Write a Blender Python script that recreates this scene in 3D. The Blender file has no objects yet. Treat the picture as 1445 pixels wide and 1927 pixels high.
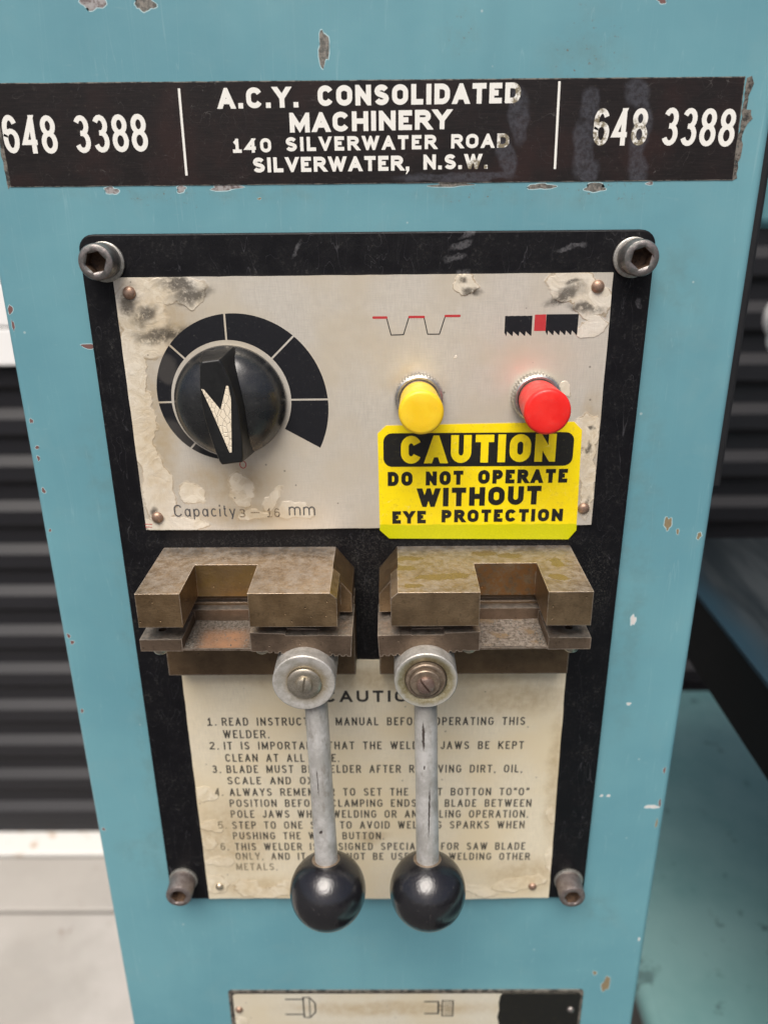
import bpy, bmesh, math, random
from mathutils import Vector, Matrix
random.seed(7)
R = math.radians
S = bpy.context.scene
C = S.collection

# ------------------------------------------------------------------ camera, world, sun, exposure
D = 276.42        # mm from the lens to the painted front of the cabinet
CH = 1150.0       # mm from the ground to the lens
def W(X, h, Z):   # panel millimetres (across, out of the panel, up from lens height) -> world metres
    return Vector((X / 1000, (D - h) / 1000, (Z + CH) / 1000))
FPX, PIT, YAW, ROL = 1490.95, .376384, .0076227, -.0091725
cam = bpy.data.cameras.new('camera'); camo = bpy.data.objects.new('camera', cam); C.objects.link(camo)
d = Vector((0, math.cos(PIT), -math.sin(PIT))); r = Vector((1, 0, 0)); u = Vector((0, math.sin(PIT), math.cos(PIT)))
Rz = Matrix.Rotation(YAW, 3, 'Z'); d, r, u = Rz @ d, Rz @ r, Rz @ u
c_, s_ = math.cos(ROL), math.sin(ROL)
r, u = c_ * r + s_ * u, -s_ * r + c_ * u
camo.matrix_world = Matrix(((r.x, u.x, -d.x, 0), (r.y, u.y, -d.y, 0), (r.z, u.z, -d.z, CH / 1000), (0, 0, 0, 1)))
cam.sensor_fit = 'HORIZONTAL'; cam.lens = 6.86; cam.sensor_width = 6.86 * 1445 / FPX
cam.clip_start = .01; cam.clip_end = 400
cam.dof.use_dof = True; cam.dof.focus_distance = .268; cam.dof.aperture_fstop = 2.3
S.camera = camo

w = bpy.data.worlds.new('World'); S.world = w; w.use_nodes = True
nt = w.node_tree; nt.nodes.clear()
sky = nt.nodes.new('ShaderNodeTexSky'); sky.sky_type = 'NISHITA'; sky.sun_disc = False
SUN_EL, SUN_AZ = R(58), R(194)     # azimuth measured clockwise from +Y: behind the photographer
sky.sun_elevation = SUN_EL; sky.sun_rotation = SUN_AZ
sky.air_density = .55; sky.dust_density = 5.0; sky.ozone_density = .4
bg = nt.nodes.new('ShaderNodeBackground'); bg.inputs[1].default_value = .08
wo = nt.nodes.new('ShaderNodeOutputWorld')
nt.links.new(sky.outputs[0], bg.inputs[0]); nt.links.new(bg.outputs[0], wo.inputs[0])
sl = bpy.data.lights.new('sun', 'SUN'); sl.energy = 2.9; sl.angle = R(42); sl.color = (1, .95, .88)
so = bpy.data.objects.new('sun', sl); C.objects.link(so)
sd = Vector((math.sin(SUN_AZ) * math.cos(SUN_EL), math.cos(SUN_AZ) * math.cos(SUN_EL), math.sin(SUN_EL)))
so.rotation_euler = sd.to_track_quat('Z', 'Y').to_euler()
S.view_settings.view_transform = 'Standard'; S.view_settings.look = 'None'
S.view_settings.exposure = 0.42; S.view_settings.gamma = 1

# ------------------------------------------------------------------ material helper
class M:
    def __init__(s, name):
        s.m = bpy.data.materials.new(name); s.m.use_nodes = True
        s.t = s.m.node_tree; s.t.nodes.clear()
        s.out = s.n('OutputMaterial'); s.b = s.n('BsdfPrincipled')
        s.l(s.b.outputs[0], s.out.inputs[0])
        g = s.n('NewGeometry'); sc = s.n('VectorMath'); sc.operation = 'SCALE'; sc.inputs[3].default_value = 1000
        s.l(g.outputs['Position'], sc.inputs[0])
        a = s.n('VectorMath'); a.operation = 'SUBTRACT'; s.l(sc.outputs[0], a.inputs[0]); a.inputs[1].default_value = (0, D, CH)
        s.P = a.outputs[0]                                  # millimetres: X, -h, Z
        sp = s.n('SeparateXYZ'); s.l(s.P, sp.inputs[0]); s.X, s.Y, s.Z = sp.outputs
        cb = s.n('CombineXYZ'); s.l(s.X, cb.inputs[0]); s.l(s.Z, cb.inputs[1]); s.Q = cb.outputs[0]   # X, Z in the panel's plane
        s.N = g.outputs['Normal']
    def n(s, k): return s.t.nodes.new('ShaderNode' + k)
    def l(s, a, b): s.t.links.new(a, b)
    def put(s, v, sock):
        if hasattr(v, 'is_output'): s.l(v, sock)
        else:
            if isinstance(v, tuple) and len(v) == 3 and sock.type == 'RGBA': v = v + (1,)
            sock.default_value = v
    def math(s, op, a, b=0., c=0., clamp=False):
        n = s.n('Math'); n.operation = op; n.use_clamp = clamp
        for i, v in enumerate((a, b, c)): s.put(v, n.inputs[i])
        return n.outputs[0]
    def scale(s, v, sc):
        n = s.n('VectorMath'); n.operation = 'MULTIPLY'; s.l(v, n.inputs[0]); n.inputs[1].default_value = sc; return n.outputs[0]
    def noise(s, scale, detail=3, rough=.5, vec=None, st=None, dist=0):
        v = vec or s.P
        if st: v = s.scale(v, st)
        n = s.n('TexNoise'); s.l(v, n.inputs['Vector']); n.inputs['Scale'].default_value = scale
        n.inputs['Detail'].default_value = detail; n.inputs['Roughness'].default_value = rough; n.inputs['Distortion'].default_value = dist
        return n.outputs[0]
    def voro(s, scale, feature='F1', vec=None, st=None):
        v = vec or s.P
        if st: v = s.scale(v, st)
        n = s.n('TexVoronoi'); n.feature = feature; s.l(v, n.inputs['Vector']); n.inputs['Scale'].default_value = scale
        return n.outputs[0]
    def rng(s, v, a, b, c=0., d=1., smooth=True):
        n = s.n('MapRange'); n.interpolation_type = 'SMOOTHSTEP' if smooth else 'LINEAR'
        s.put(v, n.inputs[0])
        for i, x in enumerate((a, b, c, d)): n.inputs[i + 1].default_value = x
        return n.outputs[0]
    def mix(s, f, a, b):
        n = s.n('Mix'); n.data_type = 'RGBA'; s.put(f, n.inputs[0]); s.put(a, n.inputs[6]); s.put(b, n.inputs[7]); return n.outputs[2]
    def fmix(s, f, a, b):
        n = s.n('Mix'); n.data_type = 'FLOAT'; s.put(f, n.inputs[0]); s.put(a, n.inputs[2]); s.put(b, n.inputs[3]); return n.outputs[0]
    def warp(s, amp, scale):
        n = s.n('TexNoise'); s.l(s.Q, n.inputs['Vector']); n.inputs['Scale'].default_value = scale; n.inputs['Detail'].default_value = 3
        a = s.n('VectorMath'); a.operation = 'SUBTRACT'; s.l(n.outputs[1], a.inputs[0]); a.inputs[1].default_value = (.5, .5, .5)
        b = s.n('VectorMath'); b.operation = 'SCALE'; s.l(a.outputs[0], b.inputs[0]); b.inputs[3].default_value = amp
        c = s.n('VectorMath'); c.operation = 'ADD'; s.l(s.Q, c.inputs[0]); s.l(b.outputs[0], c.inputs[1]); 
        return s.scale(c.outputs[0], (1, 1, 0))
    def blobs(s, v, lst):              # smallest normalised distance to any ellipse of the list
        out = None
        for (x, z, rx, rz, a) in lst:
            m = s.n('Mapping'); m.vector_type = 'TEXTURE'; s.l(v, m.inputs[0])
            m.inputs[1].default_value = (x, z, 0); m.inputs[2].default_value = (0, 0, R(a)); m.inputs[3].default_value = (rx, rz, 1)
            n = s.n('VectorMath'); n.operation = 'LENGTH'; s.l(m.outputs[0], n.inputs[0])
            out = n.outputs['Value'] if out is None else s.math('MINIMUM', out, n.outputs['Value'])
        return out
    def bump(s, hgt, dist, strength=1.):
        b = s.n('Bump'); b.inputs['Strength'].default_value = strength; b.inputs['Distance'].default_value = dist / 1000
        s.l(hgt, b.inputs['Height']); s.l(b.outputs[0], s.b.inputs['Normal'])
    def set(s, col=None, rough=None, metal=None, spec=None, **k):
        if col is not None: s.put(col, s.b.inputs['Base Color'])
        if rough is not None: s.put(rough, s.b.inputs['Roughness'])
        if metal is not None: s.put(metal, s.b.inputs['Metallic'])
        if spec is not None: s.put(spec, s.b.inputs['Specular IOR Level'])
        for a, v in k.items(): s.put(v, s.b.inputs[a.replace('_', ' ')])
        return s.m
MATS = {}
def deco(f): MATS[f.__name__] = f(M(f.__name__)); return f

@deco
def teal_paint(m):
    n1 = m.noise(.012, 4, .55); n2 = m.noise(.09, 5, .65); fine = m.noise(1.2, 3, .6)
    streak = m.noise(.05, 4, .6, st=(1, 1, .12))
    col = m.mix(m.rng(n1, .35, .65), (.118, .290, .345), (.145, .335, .385))
    col = m.mix(m.math('MULTIPLY', m.rng(streak, .5, .8), .35), col, (.11, .265, .315))
    hand = m.noise(.03, 5, .7, dist=.8); col = m.mix(m.math('MULTIPLY', m.rng(hand, .52, .72), .22), col, (.19, .33, .355))
    rubs = m.noise(.5, 3, .6, st=(.35, 1, 1.2), dist=.6); col = m.mix(m.math('MULTIPLY', m.rng(rubs, .60, .72), m.math('MULTIPLY', m.rng(n2, .45, .65), .16)), col, (.30, .43, .45))
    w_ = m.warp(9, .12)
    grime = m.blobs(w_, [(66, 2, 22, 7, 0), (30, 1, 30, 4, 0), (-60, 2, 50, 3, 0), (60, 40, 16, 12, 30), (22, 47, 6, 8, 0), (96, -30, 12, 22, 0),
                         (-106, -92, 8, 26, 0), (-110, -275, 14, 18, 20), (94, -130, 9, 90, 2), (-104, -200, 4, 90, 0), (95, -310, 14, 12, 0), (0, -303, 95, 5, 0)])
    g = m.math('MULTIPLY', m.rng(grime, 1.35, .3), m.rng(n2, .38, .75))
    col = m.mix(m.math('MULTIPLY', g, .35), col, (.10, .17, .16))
    speck = m.math('MULTIPLY', m.rng(m.noise(.7, 4, .7), .60, .68), m.rng(m.blobs(w_, [(66, 3, 26, 5, 0), (28, 2, 14, 4, 0), (62, 40, 12, 14, 40), (22, 48, 4, 8, 0), (-70, 1, 20, 3, 0)]), 1.2, .5))
    col = m.mix(m.math('MULTIPLY', speck, .85), col, (.14, .12, .09))
    pin = m.rng(m.voro(.075), .045, .03)
    col = m.mix(m.math('MULTIPLY', pin, .6), col, (.45, .55, .55))
    scr = m.noise(.22, 2, .5, st=(1, 1, .03), dist=.4)
    col = m.mix(m.math('MULTIPLY', m.rng(m.math('ABSOLUTE', m.math('SUBTRACT', scr, .5)), .004, .0), .12), col, (.45, .6, .62))
    m.bump(m.math('ADD', m.math('MULTIPLY', m.noise(.25, 3), .8), m.math('MULTIPLY', fine, .2)), .10, .5)
    return m.set(col, m.fmix(g, m.rng(n2, .3, .7, .34, .5), .65), 0, .45)

@deco
def black_plate(m):
    n = m.noise(.12, 5, .7); f = m.noise(.9, 5, .75); big = m.noise(.03, 3)
    dust = m.math('MULTIPLY', m.rng(f, .5, .78), m.rng(n, .4, .7))
    col = m.mix(m.math('MULTIPLY', dust, .7), (.0045, .0045, .006), (.075, .073, .068))
    w_ = m.warp(4, .3)
    scuff = m.rng(m.blobs(w_, [(24, -14, 5, 1.2, 20), (22, -18, 4, 1.4, 15), (26, -11, 3, .8, 20), (25, -23, 2.5, 1.6, 10), (60, -15, 6, 1, 10), (-30, -15, 4, 1, 60), (84, -33, 1.5, 1.5, 0)]), 1.1, .5)
    col = m.mix(m.math('MULTIPLY', m.math('MULTIPLY', scuff, m.rng(f, .3, .6)), .45), col, (.16, .16, .17))
    swarf = m.math('MULTIPLY', m.rng(m.noise(2.2, 3, .8), .52, .7), m.rng(m.blobs(w_, [(-9, -135, 9, 30, 0), (-84, -140, 12, 14, 0), (78, -140, 8, 20, 0), (0, -120, 90, 3, 0)]), 1.3, .4))
    col = m.mix(m.math('MULTIPLY', swarf, .55), col, (.12, .115, .10))
    scr = m.noise(.16, 2, .4, st=(1, 1, .25), dist=1.2)
    col = m.mix(m.math('MULTIPLY', m.rng(m.math('ABSOLUTE', m.math('SUBTRACT', scr, .5)), .0035, .0), .35), col, (.10, .10, .11))
    m.bump(m.math('ADD', f, m.math('MULTIPLY', swarf, 1.5)), .12, .6)
    return m.set(col, m.rng(n, .3, .7, .40, .62), 0, .22)

def plate_metal(m, films, grimes, stains, tone, me=.52):
    br = m.noise(1, 2, .6, st=(5.0, .2, .25)); br2 = m.noise(1, 2, .6, st=(.25, .2, 4.5)); n = m.noise(.035, 3); n2 = m.noise(.3, 4, .65)
    tex = m.math('ADD', m.math('MULTIPLY', br, .6), m.math('MULTIPLY', br2, .4))
    a = tuple(c * .86 for c in tone)
    col = m.mix(m.rng(tex, .35, .65), a, tone)
    col = m.mix(m.rng(n, .35, .7), col, tuple(c * k for c, k in zip(tone, (.92, .88, .80))))
    w_ = m.warp(7, .11); w2 = m.warp(8, .14)
    st = m.rng(m.blobs(w_, stains), 1.25, .3)
    col = m.mix(m.math('MULTIPLY', st, m.rng(n2, .2, .8, .3, .85)), col, (.54, .42, .25))
    F = m.blobs(w2, films)
    inside = m.rng(m.math('ADD', F, m.math('MULTIPLY', m.noise(.5, 3), .12)), 1.16, .98)
    wr = m.noise(.16, 4, .6, dist=1.5)
    cream = m.mix(m.rng(wr, .35, .62), (.60, .52, .38), (.80, .735, .60))
    cream = m.mix(m.rng(m.math('ABSOLUTE', m.math('SUBTRACT', wr, .5)), .014, .0, 0, .5), cream, (.40, .28, .15))
    col = m.mix(m.math('MULTIPLY', inside, m.rng(m.noise(.09, 4), .35, .65, .12, .62)), col, cream)
    edge = m.rng(m.math('ABSOLUTE', m.math('SUBTRACT', F, 1.)), .05, .01)
    col = m.mix(m.math('MULTIPLY', edge, m.rng(m.noise(.12, 3), .35, .6, .1, .6)), col, (.36, .26, .14))
    if grimes:
        G = m.rng(m.blobs(w2, grimes), 1.25, .35)
        g = m.math('MULTIPLY', G, m.rng(m.noise(.4, 5, .8), .30, .54))
        col = m.mix(m.math('MULTIPLY', g, .84), col, (.045, .038, .030))
    scr = m.noise(.11, 2, .4, st=(1, 1, .5), dist=1.6)
    col = m.mix(m.math('MULTIPLY', m.rng(m.math('ABSOLUTE', m.math('SUBTRACT', scr, .5)), .002, .0), .25), col, (.82, .80, .75))
    pit = m.rng(m.voro(.12), .06, .03)
    col = m.mix(m.math('MULTIPLY', pit, .6), col, (.10, .08, .06))
    hgt = m.math('ADD', m.math('MULTIPLY', tex, .10), m.math('MULTIPLY', inside, m.math('MULTIPLY', wr, 2.2)))
    m.bump(hgt, .18, .7)
    return m.set(col, m.fmix(inside, m.rng(n2, .3, .7, .31, .42), .36), m.fmix(inside, me, .10), .5)

@deco
def silver_sheet(m):
    films = [(-83, -36, 9, 14, 10), (-74, -28, 14, 5, 8), (-88, -66, 4.5, 30, 2), (-85, -100, 6, 15, 0), (-80, -112, 14, 2.5, 0), (-66, -29, 5, 5, 0), (-72, -100, 5, 4.5, 12), (-54, -99, 4, 7, 12), (-43, -102, 6, 2.5, 40), (-50, -109, 5, 2.2, 0),
             (-35, -108, 7, 3.5, 0), (26, -26.5, 4, 3.4, 0), (62, -27.5, 10, 4.6, -12), (68, -32, 6, 6, 0), (68.5, -41, 5.5, 3.6, 10), (70, -77, 4.2, 6, 0), (72, -95, 3, 16, 3), (61.5, -62.5, 2, 2.6, 0), (22.6, -50.3, 1.1, .8, 0)]
    grimes = [(-65.5, -29.5, 8, 3.4, 15), (-77, -42, 11, 3.4, 6), (-70, -26, 8, 3.5, -10), (-87, -31, 3.5, 6, 0), (-82, -36, 6, 3, 30), (27, -29, 3.6, 1.8, 0), (25.5, -25, 2.5, 1.3, 0), (59, -29.5, 8, 2.6, 22), (66, -34.5, 7, 2.0, -12), (62, -25.5, 3, 1.2, 0), (-87, -109, 2.5, 2.2, 0), (71.5, -76, 1.2, .8, 0), (71, -83, 1.2, 3, 0), (72.8, -104, 1.4, 2.2, 0)]
    stains = [(-78, -38, 16, 16, 0), (-60, -96, 22, 10, 0), (-52, -108, 26, 5, 0), (-84, -80, 9, 34, 0), (10, -60, 11, 6, 0), (72, -85, 5, 25, 0)]
    return plate_metal(m, films, grimes, stains, (.75, .705, .62), .42)
@deco
def instruction_sheet(m):
    films = [(-80, -238.5, 4.5, 4, -10), (-79, -256, 5.5, 3.5, 15), (-81, -266, 4, 4, -10), (-77, -276, 6, 3.5, 15), (-80, -290, 6, 6, 0), (-65, -292, 8, 5, -25), (-51, -293, 8, 4.5, 25),
             (-38, -294.5, 5, 3, 0), (69, -250, 2.2, 4, 0), (58, -290, 12, 4, 12), (40, -294, 9, 3, -12), (71, -275, 1.5, 10, 0)]
    stains = [(-70, -262, 22, 26, 0), (-60, -292, 26, 8, 0), (60, -285, 20, 12, 0), (0, -180, 80, 6, 0), (70, -230, 5, 40, 0), (-8, -262, 8, 4, 0), (50, -190, 25, 10, 0)]
    return plate_metal(m, films, [], stains, (.86, .775, .595), .22)
@deco
def rating_sheet(m):
    return plate_metal(m, [(-77, -384, 5, 3, 0)], [], [(0, -375, 60, 6, 0)], (.80, .75, .62), .25)

def bronze(m, a, b, dirt, oils=None, spots=None):
    n = m.noise(.10, 5, .7); f = m.noise(.8, 5, .7); br = m.noise(1, 2, .6, st=(.6, 2.5, 2.5)); sp = m.noise(.25, 5, .7)
    col = m.mix(m.rng(n, .3, .7), a, b)
    col = m.mix(m.rng(m.noise(.045, 4, .65), .42, .66, 0, .5), col, dirt)
    col = m.mix(m.math('MULTIPLY', m.rng(f, .50, .72), .6), col, dirt)
    mach = m.noise(1, 3, .7, st=(.5, 3.2, 3.2)); col = m.mix(m.math('MULTIPLY', m.rng(mach, .48, .66), .13), col, tuple(min(1, c * 1.7) for c in b))
    nick = m.rng(m.voro(.3), .10, .05); col = m.mix(m.math('MULTIPLY', nick, m.rng(n, .4, .6)), col, (.05, .04, .03))
    col = m.mix(m.math('MULTIPLY', m.rng(sp, .58, .72), .4), col, tuple(c * .35 for c in a))
    up = m.n('SeparateXYZ'); m.l(m.N, up.inputs[0])
    top = m.rng(up.outputs[2], .6, .95)
    dustn = m.math('MULTIPLY', top, m.rng(m.noise(.35, 5, .75), .3, .7, .2, .8))
    backd = m.math('MULTIPLY', top, m.math('MULTIPLY', m.rng(m.Y, -16, -5), m.rng(f, .35, .6)))
    col = m.mix(m.math('MULTIPLY', dustn, .8), col, (.40, .36, .315)); col = m.mix(m.math('MULTIPLY', backd, .6), col, (.25, .24, .225))
    rough = m.fmix(dustn, m.rng(n, .3, .7, .28, .44), .55)
    bv = m.n('Bevel'); bv.samples = 4; bv.inputs[0].default_value = .0006
    dt = m.n('VectorMath'); dt.operation = 'DOT_PRODUCT'; m.l(bv.outputs[0], dt.inputs[0]); m.l(m.N, dt.inputs[1])
    edge = m.math('MULTIPLY', m.rng(dt.outputs['Value'], .995, .93), m.rng(m.noise(.5, 4, .7), .3, .55))
    col = m.mix(m.math('MULTIPLY', edge, .85), col, (.68, .58, .48))
    metal = m.fmix(dustn, .85, .35)
    m.bump(m.math('SUBTRACT', m.math('ADD', m.math('MULTIPLY', f, .8), m.math('ADD', m.math('MULTIPLY', br, .5), m.math('MULTIPLY', n, .6))), m.math('MULTIPLY', nick, 1.5)), .16, .8)
    return col, rough, metal, top
@deco
def bronze_jaw(m):
    c, r_, me, t = bronze(m, (.25, .165, .088), (.36, .25, .14), (.12, .082, .050))
    c = m.mix(m.math('MULTIPLY', m.rng(m.math('ABSOLUTE', m.math('ADD', m.X, 59)), 11.6, 11), m.math('MULTIPLY', m.rng(m.noise(.18, 5, .75), .3, .7, .25, .9), m.math('MULTIPLY', m.rng(m.Z, -122.1, -122.6), m.math('MULTIPLY', m.rng(m.Y, -17.8, -18.1), m.rng(m.Y, -19.4, -19))))), c, (.36, .235, .085))
    return m.set(c, r_, me, .4)
@deco
def oiled_jaw(m):
    c, r_, me, t = bronze(m, (.255, .175, .10), (.36, .255, .15), (.12, .085, .053))
    c = m.mix(m.math('MULTIPLY', m.rng(m.noise(.45, 5, .75), .4, .6), m.math('MULTIPLY', m.rng(m.Z, -122.1, -122.6), m.math('MULTIPLY', m.rng(m.Y, -17.8, -18.1), m.rng(m.Y, -19.4, -19)))), c, (.34, .17, .065))
    hv = m.n('CombineXYZ'); m.l(m.X, hv.inputs[0]); m.l(m.Y, hv.inputs[1])
    n = m.n('TexNoise'); m.l(hv.outputs[0], n.inputs[0]); n.inputs['Scale'].default_value = .3
    a = m.n('VectorMath'); a.operation = 'MULTIPLY_ADD'; m.l(n.outputs[1], a.inputs[0]); a.inputs[1].default_value = (4, 4, 0); a.inputs[2].default_value = (-2, -2, 0)
    b = m.n('VectorMath'); b.operation = 'ADD'; m.l(hv.outputs[0], b.inputs[0]); m.l(a.outputs[0], b.inputs[1])
    v = m.scale(b.outputs[0], (1, 1, 0))
    o = m.rng(m.blobs(v, [(18, -29, 11, 2.6, 4), (5, -22, 5, 2.5, 0), (6, -14, 7, 2, 0), (58, -30, 4, 2, -20), (60, -18, 2.4, 4, 10), (44, -12, 5, 2, 0), (8, -36, 3.5, 2, 0), (35, -10, 5, 2.5, 0)]), 1.05, .85)
    o = m.math('MULTIPLY', o, t)
    c = m.mix(m.math('MULTIPLY', o, .8), c, (.17, .115, .035)); r_ = m.fmix(o, r_, .22)
    return m.set(c, r_, m.fmix(o, me, .3), .5)
@deco
def dark_brown_block(m):
    c, r_, me, t = bronze(m, (.13, .085, .05), (.20, .135, .075), (.08, .055, .035))  # darker brown mix than the jaws, for the mounting block
    return m.set(c, r_, m.math('MULTIPLY', me, .6), .35)
@deco
def clamp_steel(m):
    c, r_, me, t = bronze(m, (.17, .125, .09), (.25, .18, .13), (.08, .06, .045))
    c = m.mix(m.math('MULTIPLY', t, m.rng(m.noise(.5, 5, .7), .4, .6, .2, .7)), c, (.15, .14, .125))
    return m.set(c, r_, m.math('MULTIPLY', me, .9), .4)
@deco
def copper_floor(m):
    n = m.noise(.12, 4, .7); f = m.noise(1., 5, .8)
    k = m.rng(m.blobs(m.warp(5, .2), [(-59, -146, 9.5, 20, 0)]), 1.15, .5)
    dirt = m.mix(m.rng(f, .35, .65), (.045, .038, .03), (.24, .21, .18))
    # worn copper patch toward the open edge
    yy = m.rng(m.Y, -22, -30)
    col = m.mix(m.math('MULTIPLY', m.math('MULTIPLY', k, yy), m.rng(n, .3, .6, .6, 1)), dirt, (.34, .19, .11))
    m.bump(f, .25, .8)
    return m.set(col, .55, .35, .4)
@deco
def dusty_floor(m):
    f = m.noise(.9, 5, .8); n = m.noise(.15, 4)
    col = m.mix(m.rng(f, .35, .65), (.07, .055, .042), (.30, .26, .22)); col = m.mix(m.rng(n, .5, .7), col, (.20, .14, .08))
    m.bump(f, .3, .9)
    return m.set(col, .65, .2, .4)
@deco
def copper_insert(m):
    return m.set(m.mix(m.noise(.4, 4), (.19, .16, .14), (.12, .09, .07)), .4, .8)

def metal(name, a, b, rough=(.3, .5), me=.85, sc=.5, bumpd=.05, dark=None):
    m = M(name); n = m.noise(sc, 5, .7); f = m.noise(sc * 5, 4, .7)
    col = m.mix(m.rng(n, .35, .65), a, b)
    if dark: col = m.mix(m.math('MULTIPLY', m.rng(f, .55, .72), .7), col, dark)
    m.bump(m.math('ADD', n, f), bumpd, .7)
    MATS[name] = m.set(col, m.rng(f, .3, .7, *rough), me, .5)
metal('bolt_steel', (.17, .175, .165), (.29, .255, .245), (.3, .5), .8, .4, .12, (.09, .06, .045))
metal('rusty_bolt', (.17, .14, .13), (.25, .22, .21), (.38, .55), .65, .4, .15, (.13, .075, .055))
metal('washer_zinc', (.34, .33, .30), (.50, .49, .45), (.3, .5), .8, .8, .05, (.25, .22, .16))
metal('socket_rust', (.05, .03, .02), (.12, .07, .04), (.6, .8), .2, .6, .2, (.02, .015, .01))
metal('copper_rivet', (.30, .19, .135), (.40, .28, .21), (.35, .55), .7, .8, .05, (.16, .09, .06))
metal('steel_rivet', (.45, .38, .28), (.62, .54, .42), (.25, .4), .8, .8, .03)
metal('knurled_steel', (.42, .41, .39), (.6, .59, .56), (.25, .45), .9, .8, .03, (.18, .15, .11))
metal('dark_ring', (.14, .10, .08), (.22, .17, .14), (.35, .5), .7, .8, .03)
metal('cast_aluminium', (.40, .39, .36), (.58, .57, .54), (.4, .58), .55, .35, .22, (.34, .29, .20))
@deco
def grey_rod(m):
    n = m.noise(.12, 5, .7); f = m.noise(.9, 4, .75); g_ = m.noise(.25, 5, .7, st=(1, 1, .4))
    col = m.mix(m.rng(n, .35, .65), (.44, .43, .405), (.64, .63, .61)); col = m.mix(m.math('MULTIPLY', m.rng(g_, .5, .68), .6), col, (.25, .22, .18))
    col = m.mix(m.math('MULTIPLY', m.rng(m.Z, -178, -166), .5), col, (.22, .205, .175))
    k = m.rng(m.blobs(m.warp(.9, .8), [(11.5, -178.5, .42, 5.4, 1), (13.7, -208, .25, 10, -1), (-26.6, -196, .16, 5, 3), (-25.9, -215.9, .5, .9, -35), (11.9, -190.5, .3, .8, 0)]), 1.2, .7)
    col = m.mix(m.math('MULTIPLY', k, .9), col, (.045, .03, .025))
    m.bump(m.math('SUBTRACT', m.math('ADD', n, m.math('MULTIPLY', f, .5)), k), .22, .9)
    return m.set(col, m.rng(f, .3, .7, .38, .55), .5, .5)
metal('screw_steel', (.42, .38, .30), (.55, .50, .42), (.25, .4), .85, .8, .05, (.25, .19, .10))
metal('bronze_screw', (.27, .18, .15), (.36, .27, .23), (.25, .45), .75, .8, .05, (.12, .07, .05))
metal('brown_washer', (.20, .15, .11), (.30, .24, .18), (.3, .5), .6, .6, .08, (.10, .07, .045))
@deco
def hub_face_olive(m):
    n = m.noise(.35, 5, .7); f = m.noise(1.6, 4, .7)
    F = m.blobs(m.warp(1.5, .5), [(12.2, -154.8, 9.6, 9.6, 0)])
    col = m.mix(m.rng(n, .35, .65), (.25, .21, .11), (.40, .36, .24))
    col = m.mix(m.rng(F, .92, 1.12), col, (.52, .51, .46)); col = m.mix(m.math('MULTIPLY', m.rng(f, .5, .7), .5), col, (.5, .48, .4))
    m.bump(n, .12, .8); return m.set(col, .42, .5)
@deco
def hub_face_pale(m):
    n = m.noise(.35, 5, .7); f = m.noise(1.6, 4, .7)
    F = m.blobs(m.warp(2.5, .3), [(-29.3, -155.5, 6.2, 6.2, 0)])
    col = m.mix(m.rng(n, .35, .65), (.42, .40, .35), (.60, .58, .55))
    col = m.mix(m.rng(F, 1.5, .9, 0, .85), col, (.27, .21, .11)); col = m.mix(m.math('MULTIPLY', m.rng(f, .5, .7), .5), col, (.60, .58, .52))
    m.bump(n, .15, .8); return m.set(col, .46, .5)
@deco
def black_lacquer(m):
    n = m.noise(.25, 4, .6); st = m.noise(1, 3, .6, st=(1.2, 1.2, .12)); f = m.noise(.9, 5, .75)
    col = m.mix(m.math('MULTIPLY', m.rng(f, .56, .74), .3), (.010, .010, .012), (.12, .11, .10))
    up = m.n('SeparateXYZ'); m.l(m.N, up.inputs[0])
    worn = m.math('MULTIPLY', m.rng(up.outputs[2], -.50, -.68), m.rng(m.noise(.3, 4, .7), .3, .55))
    col = m.mix(worn, col, (.19, .115, .06))      # bare wood where the lacquer has rubbed off
    m.bump(m.math('ADD', m.math('MULTIPLY', st, 1.0), m.math('MULTIPLY', f, .3)), .14, .7)
    return m.set(col, m.fmix(worn, m.rng(n, .3, .7, .15, .26), .6), 0, .75, Coat_Weight=.15, Coat_Roughness=.1)
@deco
def knob_plastic(m):
    n = m.noise(.2, 4, .6); f = m.noise(1.3, 5, .8)
    col = m.mix(m.math('MULTIPLY', m.math('MULTIPLY', m.rng(f, .5, .75), m.rng(n, .4, .7)), .6), (.011, .012, .013), (.10, .10, .09))
    m.bump(m.noise(.6, 4), .08, .6)
    return m.set(col, m.rng(n, .3, .7, .22, .36), 0, .85)
@deco
def grip_plastic(m):
    n = m.noise(.25, 4, .6); f = m.noise(1.5, 4, .75)
    col = m.mix(m.math('MULTIPLY', m.rng(f, .58, .75), .35), (.009, .0095, .010), (.08, .08, .075))
    m.bump(f, .05, .5)
    return m.set(col, m.rng(n, .3, .7, .30, .45), 0, .45)
@deco
def arrow_paint(m):
    cr = m.voro(.42, 'DISTANCE_TO_EDGE', vec=m.scale(m.P, (1.6, 1, 1)))
    col = m.mix(m.math('MULTIPLY', m.rng(cr, .028, .0, 0, .7), m.rng(m.noise(.5, 3), .5, .62)), m.mix(m.noise(.8, 4), (.80, .72, .58), (.72, .62, .46)), (.10, .075, .05))
    m.bump(m.rng(cr, .0, .08), .15, 1); return m.set(col, .6)
@deco
def yellow_plastic(m):
    n = m.noise(.15, 4); f = m.noise(1.2, 4, .7)
    col = m.mix(m.rng(n, .35, .65), (.86, .56, .015), (.90, .62, .03)); col = m.mix(m.math('MULTIPLY', m.rng(f, .58, .75), .3), col, (.62, .40, .03))
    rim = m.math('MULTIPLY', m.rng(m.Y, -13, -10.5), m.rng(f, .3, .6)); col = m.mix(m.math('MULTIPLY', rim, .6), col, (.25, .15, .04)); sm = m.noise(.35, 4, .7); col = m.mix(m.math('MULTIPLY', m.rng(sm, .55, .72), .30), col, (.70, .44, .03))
    m.bump(m.math('ADD', n, m.math('MULTIPLY', f, .4)), .08, .6); return m.set(col, m.rng(sm, .3, .7, .28, .5), 0, .5, Subsurface_Weight=.12, Subsurface_Scale=.002)
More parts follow.
